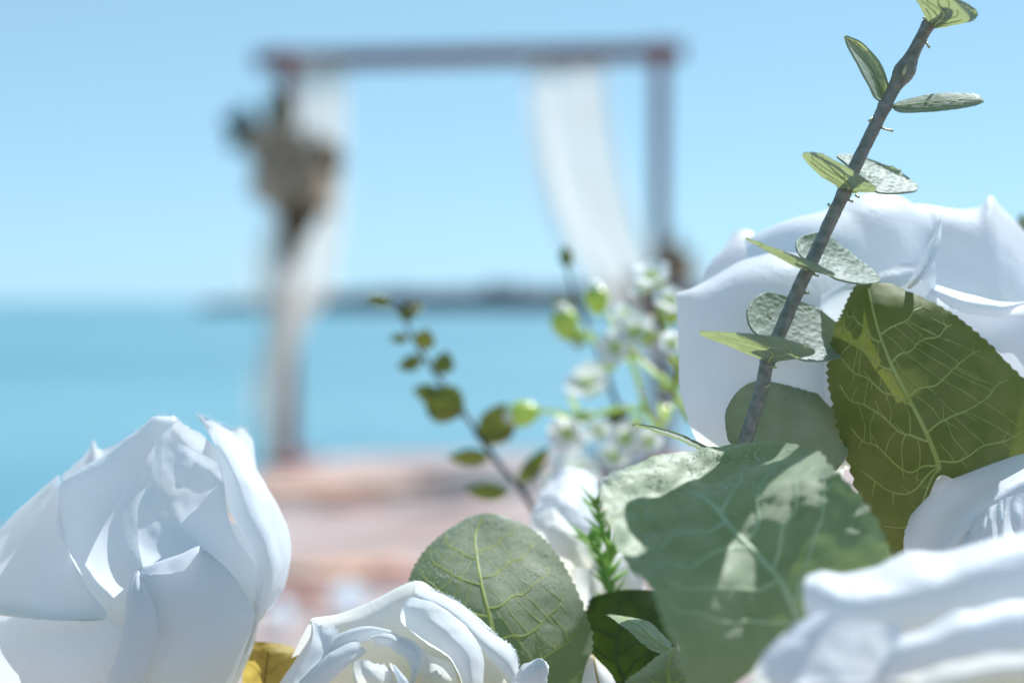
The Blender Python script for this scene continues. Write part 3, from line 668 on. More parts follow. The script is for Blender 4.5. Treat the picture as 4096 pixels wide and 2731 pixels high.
petal(r2, Z2, [  # lower left rolled petal
    [(770, 1195, 346), (780, 1200, 342), (800, 1230, 340), (840, 1270, 345)],
    [(690, 1220, 346), (710, 1225, 340), (750, 1270, 337), (800, 1310, 344)],
    [(560, 1290, 345), (590, 1290, 338), (650, 1340, 335), (710, 1370, 343)],
    [(440, 1400, 344), (470, 1400, 337), (540, 1440, 334), (620, 1460, 342)],
    [(340, 1510, 344), (380, 1510, 337), (460, 1540, 334), (540, 1540, 341)],
    [(200, 1700, 348), (250, 1710, 342), (350, 1720, 339), (440, 1720, 344)]], 'petal', seed=17, nu=46, nv=22, fr='tr', wr=0.0005, flat=0.5)
petal(r2, Z2, [  # fringed heart petal
    [(742, 1352, 341), (790, 1340, 336), (840, 1336, 334), (930, 1365, 334), (1010, 1390, 338)],
    [(748, 1420, 339), (800, 1410, 333), (860, 1410, 331), (940, 1430, 332), (1030, 1450, 337)],
    [(755, 1520, 339), (810, 1520, 333), (870, 1520, 331), (950, 1530, 332), (1050, 1540, 337)],
    [(765, 1720, 343), (820, 1720, 338), (880, 1720, 336), (950, 1720, 337), (1040, 1720, 341)]], 'petal_cream', seed=18, fr='t', fa=0.0004)
petal(r2, Z2, [  # small torn petal
    [(998, 1372, 338), (1020, 1362, 335), (1048, 1372, 335), (1065, 1392, 338)],
    [(1040, 1440, 337), (1060, 1430, 333), (1090, 1430, 333), (1110, 1445, 337)],
    [(1060, 1530, 337), (1090, 1520, 332), (1130, 1510, 332), (1160, 1520, 337)],
    [(1060, 1700, 340), (1100, 1700, 336), (1140, 1700, 336), (1170, 1700, 340)]], 'petal', seed=19, fr='tr', fa=0.0004, nu=20, nv=14)
petal(r2, Z2, [  # shelf of the lit inner floor
    [(1230, 1240, 352), (1300, 1300, 349), (1380, 1330, 349), (1460, 1360, 350)],
    [(1240, 1350, 349), (1310, 1390, 346), (1400, 1410, 346), (1480, 1430, 348)],
    [(1230, 1480, 347), (1310, 1490, 344), (1400, 1500, 344), (1500, 1510, 346)],
    [(1210, 1680, 349), (1300, 1680, 346), (1400, 1680, 346), (1500, 1680, 348)]], 'petal_cream', seed=20, nu=16, nv=16)
petal(r2, Z2, [  # curled tip poking out to the right
    [(1945, 1400, 352), (1990, 1370, 347), (2060, 1340, 345), (2110, 1328, 346), (2145, 1345, 350)],
    [(1935, 1440, 348), (1990, 1410, 341), (2070, 1380, 338), (2130, 1380, 340), (2165, 1410, 348)],
    [(1900, 1480, 347), (1980, 1470, 340), (2060, 1440, 337), (2120, 1430, 339), (2155, 1470, 348)],
    [(1850, 1560, 348), (1950, 1560, 342), (2040, 1540, 340), (2100, 1520, 342), (2140, 1530, 349)],
    [(1780, 1680, 350), (1880, 1690, 347), (1960, 1690, 345), (2020, 1680, 346), (2060, 1670, 351)]], 'petal', seed=21, fr='r', fa=0.0005, nu=28, nv=24, wr=0.0006, fq=200)
rose_head(r2, W(Z2, 1150, 1950, 352), 0.022, (0, -0.3, 1), M['petal_cream'], 6, 0.15, 0.020, 4, 10)

# --- big rose behind the eucalyptus
c = W(Z5, 1250, 1750, 405)
r3 = thing('white_rose', 'big white cloth rose behind the eucalyptus branch', 'rose', c - np.array((0, 0, 0.02)), 'white cloth roses')
stem_and_calyx(r3, c - np.array((0, 0, 0.014)))
petal(r3, Z5, [  # front left
    [(345, 690, 398), (480, 640, 402), (680, 520, 406), (900, 470, 408), (1250, 500, 408)],
    [(284, 650, 389), (455, 578, 392), (650, 458, 396), (860, 400, 398), (1250, 430, 400)],
    [(284, 648, 384), (450, 600, 381), (650, 510, 380), (900, 460, 382), (1250, 490, 386)],
    [(292, 760, 381), (450, 740, 374), (660, 680, 372), (900, 630, 374), (1250, 660, 380)],
    [(300, 950, 379), (470, 950, 370), (680, 930, 367), (920, 900, 369), (1250, 900, 376)],
    [(312, 1200, 379), (480, 1220, 371), (690, 1230, 368), (920, 1230, 369), (1250, 1230, 375)],
    [(400, 1470, 383), (550, 1500, 376), (720, 1520, 373), (920, 1540, 374), (1200, 1560, 378)],
    [(560, 1760, 391), (680, 1780, 386), (800, 1800, 384), (950, 1810, 385), (1150, 1810, 388)]], 'petal_soft', seed=31, fr='', nu=44, crease=0.0018)
petal(r3, Z5, [  # top back
    [(700, 420, 412), (880, 330, 414), (1090, 260, 416), (1300, 180, 418), (1480, 190, 418), (1600, 260, 418), (1720, 320, 420)],
    [(642, 348, 400), (850, 262, 402), (1080, 188, 404), (1290, 98, 406), (1480, 110, 408), (1600, 168, 409), (1720, 205, 410)],
    [(655, 370, 396), (856, 300, 395), (1080, 240, 394), (1290, 180, 395), (1480, 180, 398), (1600, 230, 401), (1700, 290, 403)],
    [(668, 450, 393), (870, 430, 390), (1080, 400, 387), (1300, 380, 388), (1480, 380, 391), (1590, 420, 395), (1670, 470, 398)],
    [(690, 650, 391), (880, 650, 386), (1080, 640, 383), (1300, 640, 384), (1470, 640, 387), (1560, 660, 391), (1640, 690, 395)],
    [(720, 1000, 391), (900, 1000, 387), (1080, 1000, 384), (1300, 1000, 385), (1450, 1000, 387), (1540, 1000, 390), (1620, 1000, 394)]], 'petal_soft', seed=32, nu=40, nv=44, crease=0.0018)
petal(r3, Z5, [  # right
    [(1600, 260, 420), (1780, 270, 420), (1920, 260, 420), (1990, 220, 420), (2060, 270, 421), (2190, 410, 424), (2320, 560, 430)],
    [(1585, 165, 412), (1780, 178, 410), (1925, 176, 409), (1992, 116, 410), (2055, 185, 411), (2185, 320, 414), (2310, 480, 420)],
    [(1590, 240, 405), (1780, 250, 402), (1925, 250, 401), (1998, 230, 401), (2065, 280, 403), (2190, 400, 407), (2318, 560, 415)],
    [(1595, 420, 399), (1780, 430, 396), (1930, 430, 394), (2005, 440, 394), (2075, 470, 396), (2200, 560, 401), (2325, 700, 411)],
    [(1600, 640, 395), (1780, 650, 391), (1930, 660, 389), (2010, 670, 389), (2080, 690, 391), (2205, 760, 397), (2320, 880, 408)],
    [(1600, 950, 394), (1780, 960, 390), (1930, 970, 388), (2010, 980, 388), (2080, 990, 390), (2190, 1040, 396), (2290, 1120, 407)]], 'petal_soft', seed=33, fr='t', nu=38, nv=44, crease=0.0018)
petal(r3, Z5, [  # narrow upright lip
    [(1718, 236, 377), (1721, 240, 375), (1724, 244, 374), (1727, 250, 376)],
    [(1668, 350, 374), (1690, 350, 369), (1708, 352, 368), (1722, 356, 371)],
    [(1608, 470, 371), (1640, 470, 365), (1665, 470, 364), (1684, 472, 368)],
    [(1558, 560, 369), (1588, 560, 363), (1612, 560, 362), (1630, 560, 366)],
    [(1524, 612, 368), (1540, 618, 364), (1554, 620, 364), (1568, 618, 367)]], 'petal_soft', seed=34, nu=28, nv=12, wr=0.00008)
petal(r3, Z5, [  # lower right petal with hanging lip
    [(1640, 618, 372), (1740, 700, 369), (1850, 748, 368), (2000, 775, 368), (2060, 770, 369), (2160, 712, 371), (2320, 690, 378)],
    [(1605, 588, 374), (1730, 640, 370), (1850, 690, 368), (2000, 720, 367), (2070, 720, 368), (2180, 692, 370), (2330, 660, 378)],
    [(1596, 576, 378), (1720, 612, 375), (1850, 652, 373), (2000, 684, 372), (2080, 690, 373), (2190, 688, 375), (2330, 640, 382)],
    [(1590, 640, 385), (1720, 680, 381), (1850, 720, 378), (2000, 750, 377), (2080, 760, 377), (2190, 760, 379), (2330, 730, 387)],
    [(1580, 850, 381), (1700, 870, 376), (1850, 890, 372), (2000, 900, 371), (2080, 910, 371), (2190, 920, 374), (2320, 920, 384)],
    [(1570, 1150, 381), (1700, 1160, 376), (1830, 1170, 373), (1980, 1180, 372), (2060, 1190, 372), (2160, 1200, 375), (2280, 1200, 384)],
    [(1540, 1500, 389), (1640, 1510, 385), (1780, 1520, 382), (1900, 1530, 381), (1990, 1530, 381), (2080, 1530, 384), (2180, 1530, 390)]], 'petal_soft', seed=35, nu=44, nv=44, fr='t', crease=0.0018)
petal(r3, Z5, [  # added filling petal, shaped to throw shade on the olive leaf
    [(900, 770, 384), (1020, 690, 378), (1180, 600, 373), (1360, 530, 371), (1520, 480, 372), (1690, 470, 374)],
    [(890, 900, 381), (1040, 810, 374), (1210, 700, 369.5), (1380, 645, 367.5), (1530, 630, 368.5), (1700, 640, 372)],
    [(890, 1250, 379), (1060, 1220, 373), (1250, 1150, 368), (1420, 1100, 366.5), (1560, 1100, 367), (1710, 1120, 371)],
    [(940, 1620, 384), (1100, 1610, 380), (1260, 1600, 377), (1430, 1600, 376), (1580, 1600, 377), (1680, 1600, 380)]], 'petal_soft', seed=36, wr=0.0004)
petal(r3, Z5, [  # pale petals showing faintly at the back left
    [(545, 395, 430), (590, 320, 432), (640, 300, 432), (700, 310, 432)],
    [(470, 470, 424), (560, 420, 424), (640, 400, 424), (720, 400, 424)],
    [(420, 620, 420), (540, 600, 418), (640, 580, 418), (740, 580, 420)],
    [(450, 900, 418), (560, 900, 414), (660, 900, 414), (760, 900, 418)]], 'petal_soft', seed=37, fr='t', fa=0.0005)
rose_head(r3, W(Z5, 1350, 1650, 425), 0.045, (0, 0.15, 1), M['petal_soft'], 9, 0.2, 0.062, 3, 12)

# --- rose at the right edge, half hidden
c = W(Z4, 1900, 1150, 365)
r4 = thing('white_rose', 'white cloth rose at the right edge with bluish curled petal', 'rose', c - np.array((0, 0, 0.02)), 'white cloth roses')
stem_and_calyx(r4, c - np.array((0, 0, 0.014)))
petal(r4, Z4, [
    [(1085, 760, 358), (1088, 680, 358), (1122, 570, 359), (1183, 450, 360), (1273, 345, 361), (1410, 246, 362), (1610, 176, 364), (1830, 138, 366), (2060, 118, 370)],
    [(1110, 800, 356), (1130, 710, 355), (1180, 590, 355), (1245, 480, 355), (1335, 390, 356), (1470, 300, 357), (1650, 235, 359), (1850, 190, 362), (2060, 165, 366)],
    [(1180, 830, 352), (1205, 750, 351), (1260, 640, 351), (1330, 540, 351), (1415, 460, 352), (1540, 375, 353), (1700, 310, 355), (1870, 255, 358), (2060, 225, 362)],
    [(1270, 830, 346), (1295, 770, 345), (1350, 680, 345), (1420, 590, 345), (1500, 520, 346), (1620, 435, 347), (1760, 350, 350), (1900, 300, 353), (2060, 270, 357)],
    [(1330, 860, 345), (1360, 800, 344), (1420, 720, 344), (1490, 640, 344), (1570, 570, 345), (1680, 490, 346), (1800, 420, 349), (1930, 370, 352), (2060, 340, 356)],
    [(1380, 950, 350), (1420, 900, 350), (1480, 820, 350), (1550, 740, 350), (1630, 670, 350), (1730, 600, 351), (1840, 540, 353), (1950, 490, 356), (2070, 450, 360)]], 'petal_soft', seed=41, nu=40, nv=60, fr='t', fa=0.00015)
Gp = grid(Z4, [
    [(1440, 640, 347), (1520, 560, 345), (1640, 480, 344), (1780, 420, 345), (2060, 380, 350)],
    [(1400, 760, 346), (1500, 690, 342), (1640, 620, 341), (1780, 570, 342), (2060, 540, 348)],
    [(1360, 900, 347), (1480, 850, 343), (1620, 800, 341), (1780, 760, 342), (2060, 740, 348)],
    [(1340, 1080, 352), (1460, 1060, 348), (1600, 1040, 346), (1760, 1020, 347), (2040, 1000, 352)]], 40, 70)
for i in range(40):
    for j in range(70):
        f = j/69; Gp[i, j, 1] += 0.0016*math.sin(f*26+1.5*math.sin(i*.09)+f*f*5)*min(1, i/10)
        Gp[i, j, 1] += 0.0009*mnoise.noise(Vector((f*9, i*.08, 3)))
grid_mesh('petal', Gp, M['petal_soft'], r4)
rose_head(r4, W(Z4, 1950, 1050, 372), 0.026, (0, 0.05, 1), M['petal_soft'], 7, 0.2, 0.034, 5, 10)

# --- nearest rose, out of focus, lower right corner
c = W(Z4, 1750, 1950, 285)
r5 = thing('white_rose', 'blurred white rose closest to the camera in the lower right corner', 'rose', c - np.array((0, 0, 0.02)), 'white cloth roses')
stem_and_calyx(r5, c - np.array((0, 0, 0.014)))
petal(r5, Z4, [  # big upper petal with bright turned rim
    [(520, 925, 277), (610, 905, 278), (725, 930, 279), (905, 900, 280), (1020, 850, 281), (1140, 800, 282), (1330, 800, 283), (1610, 735, 284), (2060, 640, 286)],
    [(505, 905, 274), (600, 884, 275), (720, 908, 276), (900, 878, 277), (1010, 828, 278), (1130, 772, 279), (1320, 776, 280), (1600, 708, 281), (2050, 615, 283)],
    [(478, 960, 269), (600, 960, 268), (740, 985, 268), (920, 965, 269), (1050, 920, 270), (1190, 880, 271), (1380, 860, 272), (1640, 800, 274), (2050, 720, 277)],
    [(470, 1060, 268), (620, 1070, 265), (780, 1090, 264), (950, 1070, 265), (1090, 1040, 266), (1250, 1010, 267), (1440, 980, 269), (1680, 930, 271), (2050, 860, 275)],
    [(490, 1150, 269), (650, 1190, 266), (820, 1210, 265), (990, 1200, 266), (1130, 1180, 267), (1300, 1150, 268), (1480, 1130, 270), (1700, 1080, 272), (2050, 1020, 276)],
    [(560, 1330, 273), (720, 1370, 270), (880, 1380, 269), (1040, 1370, 270), (1180, 1340, 271), (1340, 1310, 272), (1510, 1280, 274), (1720, 1240, 276), (2050, 1180, 280)]], 'petal_soft', seed=51, nu=44, nv=60, wr=0.0006, fq=80)
petal(r5, Z4, [  # lower left sheet with radiating pleats
    [(560, 1130, 265), (640, 1150, 261), (760, 1180, 259), (900, 1200, 259), (1080, 1190, 261)],
    [(400, 1228, 265), (520, 1260, 260), (680, 1300, 258), (860, 1320, 258), (1060, 1310, 260)],
    [(290, 1325, 265), (410, 1380, 259), (580, 1430, 257), (780, 1460, 257), (1000, 1450, 259)],
    [(205, 1440, 265), (310, 1510, 259), (480, 1570, 256), (690, 1600, 256), (920, 1590, 258)],
    [(120, 1580, 267), (220, 1650, 262), (390, 1720, 259), (600, 1750, 259), (840, 1740, 261)]], 'petal_soft', seed=52, nu=44, nv=60, wr=0.0009, fq=75, fr='l')
petal(r5, Z4, [  # middle sheet, thin rising edge
    [(960, 1340, 262), (1060, 1280, 262), (1200, 1230, 262), (1380, 1140, 263), (1520, 1130, 264), (1720, 1080, 266), (2060, 1030, 269)],
    [(930, 1420, 259), (1060, 1360, 258), (1220, 1310, 258), (1400, 1240, 259), (1540, 1220, 260), (1730, 1180, 262), (2060, 1140, 266)],
    [(940, 1540, 258), (1080, 1480, 257), (1240, 1430, 257), (1420, 1370, 258), (1560, 1350, 259), (1740, 1310, 261), (2060, 1270, 265)],
    [(980, 1700, 260), (1120, 1640, 259), (1280, 1590, 259), (1440, 1530, 260), (1580, 1500, 261), (1760, 1460, 263), (2060, 1420, 267)]], 'petal_soft', seed=53, nu=36, nv=50, wr=0.0007, fq=80, fr='t')
petal(r5, Z4, [  # inner cream sheet
    [(1180, 1530, 254), (1300, 1470, 254), (1440, 1440, 254), (1600, 1390, 256), (1780, 1380, 258), (2060, 1340, 262)],
    [(1160, 1620, 251), (1300, 1570, 250), (1450, 1530, 250), (1620, 1490, 252), (1790, 1470, 254), (2060, 1440, 259)],
    [(1200, 1760, 252), (1330, 1710, 251), (1480, 1670, 251), (1640, 1630, 253), (1800, 1610, 255), (2060, 1580, 260)]], 'petal_cream', seed=54, nu=30, nv=44, wr=0.0006, fq=90, fr='t')
rose_head(r5, W(Z4, 1850, 2050, 290), 0.030, (0, -0.1, 1), M['petal_soft'], 7, 0.2, 0.035, 6, 10)

# --- ruffled white bloom behind the sage leaf
c = W(Z8, 420, 800, 430)
r6 = thing('white_bloom', 'ruffled white bloom between the green leaf and the sage leaf', 'flower', c - np.array((0, 0, 0.02)))
stem_and_calyx(r6, c - np.array((0, 0, 0.02)))
petal(r6, Z8, [
    [(330, 200, 452), (400, 130, 452), (500, 120, 452), (600, 150, 452), (660, 220, 454)],
    [(250, 340, 440), (360, 300, 436), (470, 290, 436), (580, 300, 438), (680, 340, 444)],
    [(210, 500, 434), (330, 480, 428), (450, 480, 427), (570, 480, 430), (690, 500, 438)],
    [(260, 620, 432), (360, 640, 427), (460, 650, 426), (570, 650, 428), (690, 650, 436)]], 'petal_soft', seed=61, wr=0.0012, fq=120)
petal(r6, Z8, [
    [(195, 500, 426), (240, 440, 424), (330, 380, 422), (400, 420, 420), (440, 470, 422)],
    [(240, 570, 420), (310, 530, 414), (390, 520, 412), (450, 530, 412), (540, 540, 416)],
    [(330, 680, 418), (400, 660, 412), (450, 650, 410), (520, 650, 411), (600, 640, 416)],
    [(440, 830, 418), (490, 840, 413), (530, 840, 412), (580, 830, 413), (640, 800, 418)],
    [(520, 1000, 420), (560, 1010, 416), (600, 1010, 415), (640, 1000, 416), (690, 980, 420)]], 'petal_cream', seed=62, wr=0.0008, fq=130)
petal(r6, Z8, [
    [(480, 800, 410), (560, 790, 406), (640, 800, 405), (700, 830, 408)],
    [(520, 950, 408), (580, 960, 403), (640, 960, 402), (690, 960, 406)],
    [(555, 1120, 410), (590, 1130, 406), (620, 1130, 405), (650, 1110, 408)],
    [(580, 1280, 414), (600, 1280, 411), (620, 1280, 411), (640, 1260, 414)]], 'petal_cream', seed=63)
petal(r6, Z8, [
    [(560, 560, 424), (700, 520, 424), (820, 560, 424), (950, 640, 426)],
    [(540, 760, 418), (690, 740, 416), (830, 760, 416), (980, 820, 420)],
    [(560, 940, 416), (690, 940, 414), (820, 950, 414), (960, 980, 418)],
    [(600, 1090, 416), (700, 1090, 414), (790, 1080, 414), (880, 1060, 418)]], 'petal_cream', seed=69, wr=0.001, fq=120)
for k, (x, y, dx) in enumerate(((590, 990, 20), (660, 1060, 60), (740, 1080, 30), (940, 940, -10), (990, 960, 25))):
    petal(r6, Z8, [
        [(x, y, 398), (x+20, y-10, 396), (x+45, y, 398)],
        [(x+dx*.5-8, y+60, 396), (x+25+dx*.5, y+55, 392), (x+62+dx*.5, y+50, 396)],
        [(x+dx*.8-4, y+110, 394), (x+30+dx*.8, y+115, 391), (x+58+dx*.8, y+95, 394)],
        [(x+dx, y+150 if k < 1 else y+120, 394), (x+15+dx, y+160 if k < 1 else y+125, 393), (x+30+dx, y+150 if k < 1 else y+118, 394)]], 'petal_soft', nu=12, nv=10, seed=64+k)

# ------------------------------------------------------------------ foreground: veined cloth leaves
def sample(G, s, t):
    nu, nv = G.shape[:2]; a = max(0, min(nu-1.001, t*(nu-1))); b = max(0, min(nv-1.001, s*(nv-1)))
    i, j = int(a), int(b); f, g = a-i, b-j
    return (G[i, j]*(1-f)*(1-g) + G[i+1, j]*f*(1-g) + G[i, j+1]*(1-f)*g + G[i+1, j+1]*f*g)

def vein_ribbon(mb, G, N, path, r0, r1, side):
    """low half-round ridge along a path of (s, t) on the blade"""
    path = cr(np.array([(a, b, 0) for a, b in path], float), max(8, 5*len(path)))
    pts = np.array([sample(G, a, b) for a, b, _ in path]); nn = np.array([sample(N, a, b) for a, b, _ in path])
    tan = np.gradient(pts, axis=0); tan /= np.linalg.norm(tan, axis=1, keepdims=True)+1e-12
    sd = np.cross(tan, nn); sd /= np.linalg.norm(sd, axis=1, keepdims=True)+1e-12
    k = len(pts); V = []
    for i in range(k):
        r = r0 + (r1-r0)*i/(k-1)
        for u, h in ((-1, 0.02), (-0.55, 0.24), (0, 0.34), (0.55, 0.24), (1, 0.02)):
            V.append(pts[i] + sd[i]*u*r + nn[i]*side*(h*r+0.00004))
    Fc = [(i*5+q, i*5+q+1, (i+1)*5+q+1, (i+1)*5+q) for i in range(k-1) for q in range(4)]
    mb.add(V, Fc)

def cloth_leaf(name, label, T, rows, mat, seed=0, mid=0.5, nlat=5, rise=0.22, r=0.00055, teeth=26, tooth=0.0009, wr=0.0003, group='cloth leaves among the roses', tert=True, nu=110, nv=44, sides=(1, -1), vein='vein', t0=0.0, t1=0.97, extra=(), sparkle_beads=None):
    """rows run base -> tip, columns left -> right"""
    G = grid(T, rows, nu, nv); G = wrinkle(G, wr, 120, seed)
    rnd = random.Random(seed)
    for e, n1 in ((0, 1), (nv-1, nv-2)):                      # saw-toothed margin
        ph = rnd.random()
        for i in range(nu):
            x = (i/(nu-1)*teeth+ph) % 1.0; a = tooth*(x*1.25 if x < .8 else (1-x)*5*1.0)
            d = G[i, e]-G[i, n1]; l = np.linalg.norm(d)+1e-9
            G[i, e] = G[i, e] + d/l*a*rnd.uniform(.8, 1.2)
    N = normals(G)
    base = sample(G, mid, 0.0)
    t = thing(name, label, 'leaf', base, group)
    grid_mesh('blade', G, M[mat], t)
    if sparkle_beads:
        mbd = MB(); n_, lo_, hi_ = sparkle_beads; vd = np.array(cam.location)
        for _ in range(n_):
            a_, b_ = rnd.uniform(.03, .97), rnd.uniform(lo_, hi_); p_ = sample(G, a_, b_); q_ = sample(N, a_, b_)
            if np.dot(q_, vd-p_) < 0: q_ = -q_
            mbd.add(*ico(p_+q_*0.00003, rnd.uniform(.00009, .0002), (1, 1, 1), 0, 1, 1))
        o_ = mbd.build('sparkle_beads', M['sparkle_beads'], t); o_['kind'] = 'stuff'
    for sidex in sides:
        rnd = random.Random(seed+5)
        mb = MB(); vein_ribbon(mb, G, N, [(mid, t0), (mid+.008, t0+.25*(t1-t0)), (mid-.006, t0+.5*(t1-t0)), (mid+.004, t0+.75*(t1-t0)), (mid, t1)], r, r*0.35, sidex)
        mrib = mb.build('midrib', M[vein], t)
        ls = []
        for k in range(nlat):
            for sg in (-1, 1):
                tt = t0 + (t1-t0)*(0.04 + 0.80*(k+0.25*(sg > 0))/nlat) ; se = 0.04 if sg < 0 else 0.96
                te = tt + rise*(1-tt)**0.5 + 0.05
                pth = [(mid, tt)]
                for f in (0.18, 0.36, 0.54, 0.72, 0.88, 1.0):
                    pth.append((mid + (se-mid)*f*0.96 + rnd.uniform(-.01, .01), min(.99, tt + (te-tt)*(0.55*f+0.45*f*f) + rnd.uniform(-.016, .016))))
                ls.append(pth)
        if tert:                                             # cross veins joining neighbouring laterals
            mbx = MB()
            for par in (0, 1):
                side_l = [cr(np.array([(a, b, 0) for a, b in p]), 41) for p in ls[par::2]]
                for A, B in zip(side_l[:-1], side_l[1:]):
                    for q in (9, 16, 22, 28, 34):
                        q1 = q + rnd.randint(-2, 2); q2 = max(3, q - rnd.randint(4, 9))
                        a0, b0 = A[q1], B[q2]; mm = (a0+b0)/2
                        pth = [(a0[0], a0[1]), (mm[0]+rnd.uniform(-.022, .022), mm[1]+rnd.uniform(-.012, .012)), (b0[0], b0[1])]
                        if rnd.random() < .25: pth = [pth[0], ((a0[0]+mm[0])/2, (a0[1]+mm[1])/2), pth[1]]
                        vein_ribbon(mbx, G, N, pth, r*0.17, r*0.13, sidex)
            mbx.build('cross_veins', M[vein], mrib)
        ls += list(extra)
        for pth in ls:
            mb = MB(); vein_ribbon(mb, G, N, pth, r*0.45, r*0.16, sidex)
            if tert:
                P2 = cr(np.array([(a, b, 0) for a, b in pth]), 21)
                for q in range(5, 20, 4):
                    for sg in (-1, 1):
                        if rnd.random() < .45: continue
                        s0, q0 = P2[q][0], P2[q][1]; ln = rnd.uniform(.03, .06)
                        dirx = 1 if P2[-1][0] > mid else -1
                        p2 = (s0 + dirx*ln*.7 + rnd.uniform(-.02, .02), q0 + sg*ln*0.8 + .01)
                        if 0.02 < p2[0] < .98 and 0.02 < p2[1] < .98: vein_ribbon(mb, G, N, [(s0, q0), p2], r*0.18, r*0.09, sidex)
            mb.build('vein', M[vein], mrib)
    return t, G

cloth_leaf('serrated_leaf', 'olive backlit serrated leaf with pale veins beside the eucalyptus branch', Z5, [
    [(1500, 2140, 364), (1600, 1950, 360), (1720, 1640, 357), (1950, 1800, 362), (2200, 2000, 370)],
    [(1330, 1860, 363), (1520, 1720, 358), (1705, 1570, 355), (2000, 1660, 360), (2350, 1760, 370)],
    [(1212, 1520, 362), (1430, 1440, 356), (1640, 1420, 353), (1950, 1450, 358), (2390, 1500, 369)],
    [(1140, 1250, 362), (1345, 1200, 356), (1548, 1220, 353), (1850, 1210, 358), (2300, 1260, 368)],
    [(1112, 1030, 362), (1285, 1000, 357), (1455, 1030, 354), (1700, 1010, 358), (2110, 1050, 367)],
    [(1150, 850, 362), (1268, 840, 358), (1390, 880, 356), (1590, 855, 359), (1900, 850, 366)],
    [(1192, 740, 363), (1270, 720, 360), (1345, 720, 358), (1490, 715, 360), (1710, 715, 365)],
    [(1265, 592, 365), (1290, 590, 363), (1320, 588, 362), (1380, 587, 363), (1448, 592, 365)]], 'leaf_olive', seed=71, nlat=5, rise=0.20, r=0.00066, teeth=34, tooth=0.0011, t0=0.08,
    extra=[[(0.5, 0.10), (0.34, 0.11), (0.18, 0.16), (0.05, 0.24)], [(0.5, 0.07), (0.36, 0.04), (0.2, 0.05), (0.06, 0.10)]])
cloth_leaf('serrated_leaf', 'large sage green leaf with silvery bent top in front of the roses', Z3, [
    [(900, 1760, 284), (1200, 1520, 288), (1535, 1235, 294), (1830, 1020, 296), (2080, 850, 299)],
    [(800, 1400, 282), (1080, 1220, 288), (1380, 940, 297), (1700, 730, 299), (2040, 725, 300)],
    [(700, 1225, 282), (930, 980, 290), (1190, 700, 301), (1500, 490, 304), (1895, 452, 304)],
    [(615, 1000, 285), (790, 780, 296), (1000, 500, 309), (1300, 315, 314), (1700, 258, 310)],
    [(480, 860, 292), (620, 650, 307), (830, 400, 321), (1110, 260, 330), (1560, 140, 326)],
    [(385, 655, 300), (480, 490, 311), (640, 330, 321), (840, 215, 330), (1150, 112, 338)],
    [(312, 420, 311), (340, 370, 314), (400, 310, 317), (480, 262, 322), (640, 190, 329)],
    [(305, 330, 315), (312, 322, 315), (330, 312, 316), (360, 300, 318), (400, 285, 321)]], 'leaf_sage', seed=72, nlat=4, rise=0.26, r=0.0010, teeth=24, tooth=0.0008, wr=0.0010, tert=False, t1=0.58, sparkle_beads=(900, .35, .98), vein='vein_sage')
cloth_leaf('serrated_leaf', 'rounded green leaf standing behind the bottom rose', Z2, [
    [(1250, 1850, 364), (1550, 1760, 359), (1900, 1700, 357), (2200, 1750, 359), (2400, 1820, 364)],
    [(1150, 1400, 366), (1450, 1350, 361), (1800, 1350, 359), (2130, 1400, 361), (2425, 1440, 365)],
    [(1120, 1050, 370), (1400, 1050, 365), (1738, 1050, 363), (2080, 1100, 365), (2470, 1180, 369)],
    [(1150, 800, 375), (1390, 790, 371), (1685, 800, 369), (2000, 830, 370), (2358, 830, 374)],
    [(1215, 620, 380), (1410, 600, 378), (1640, 600, 377), (1890, 600, 377), (2212, 575, 380)],
    [(1390, 428, 386), (1500, 412, 385), (1630, 420, 385), (1810, 412, 385), (2042, 395, 386)],
    [(1570, 312, 390), (1640, 286, 390), (1710, 272, 390), (1790, 282, 390), (1868, 308, 390)]], 'leaf_green', seed=73, nlat=5, rise=0.24, r=0.00062, teeth=30, tooth=0.0008, sparkle_beads=(600, .5, .98))
cloth_leaf('serrated_leaf', 'shade-darkened green leaf in the dark gap below the sage leaf', Z3, [
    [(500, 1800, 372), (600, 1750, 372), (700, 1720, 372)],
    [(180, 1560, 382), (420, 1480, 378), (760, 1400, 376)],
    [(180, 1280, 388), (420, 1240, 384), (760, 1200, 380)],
    [(260, 1040, 392), (430, 1000, 390), (640, 1000, 388)]], 'leaf_shaded', seed=74, nlat=4, vein='calyx', tert=False, nu=50, nv=24)
cloth_leaf('serrated_leaf', 'thin leaf seen edge-on crossing the dark gap', Z3, [
    [(720, 1400, 336), (735, 1370, 338), (740, 1330, 344)],
    [(600, 1350, 342), (640, 1310, 345), (680, 1270, 352)],
    [(470, 1240, 350), (540, 1215, 353), (590, 1195, 360)],
    [(390, 1180, 358), (420, 1168, 360), (450, 1160, 364)],
    [(340, 1150, 364), (350, 1148, 365), (360, 1146, 366)]], 'leaf_sage', seed=75, nlat=3, tert=False, nu=40, nv=16, r=0.0004, teeth=16, tooth=0.0005)
cloth_leaf('serrated_leaf', 'small ribbed green leaf at the bottom edge below the sage leaf', Z3, [
    [(620, 1800, 322), (780, 1760, 318), (950, 1800, 322)],
    [(465, 1580, 328), (720, 1560, 322), (1010, 1580, 328)],
    [(560, 1480, 332), (720, 1450, 327), (890, 1490, 332)],
    [(690, 1385, 336), (745, 1370, 333), (810, 1400, 336)],
    [(745, 1352, 338), (755, 1350, 337), (768, 1356, 338)]], 'leaf_green', seed=76, nlat=5, tert=False, nu=50, nv=24, r=0.0005, teeth=14)
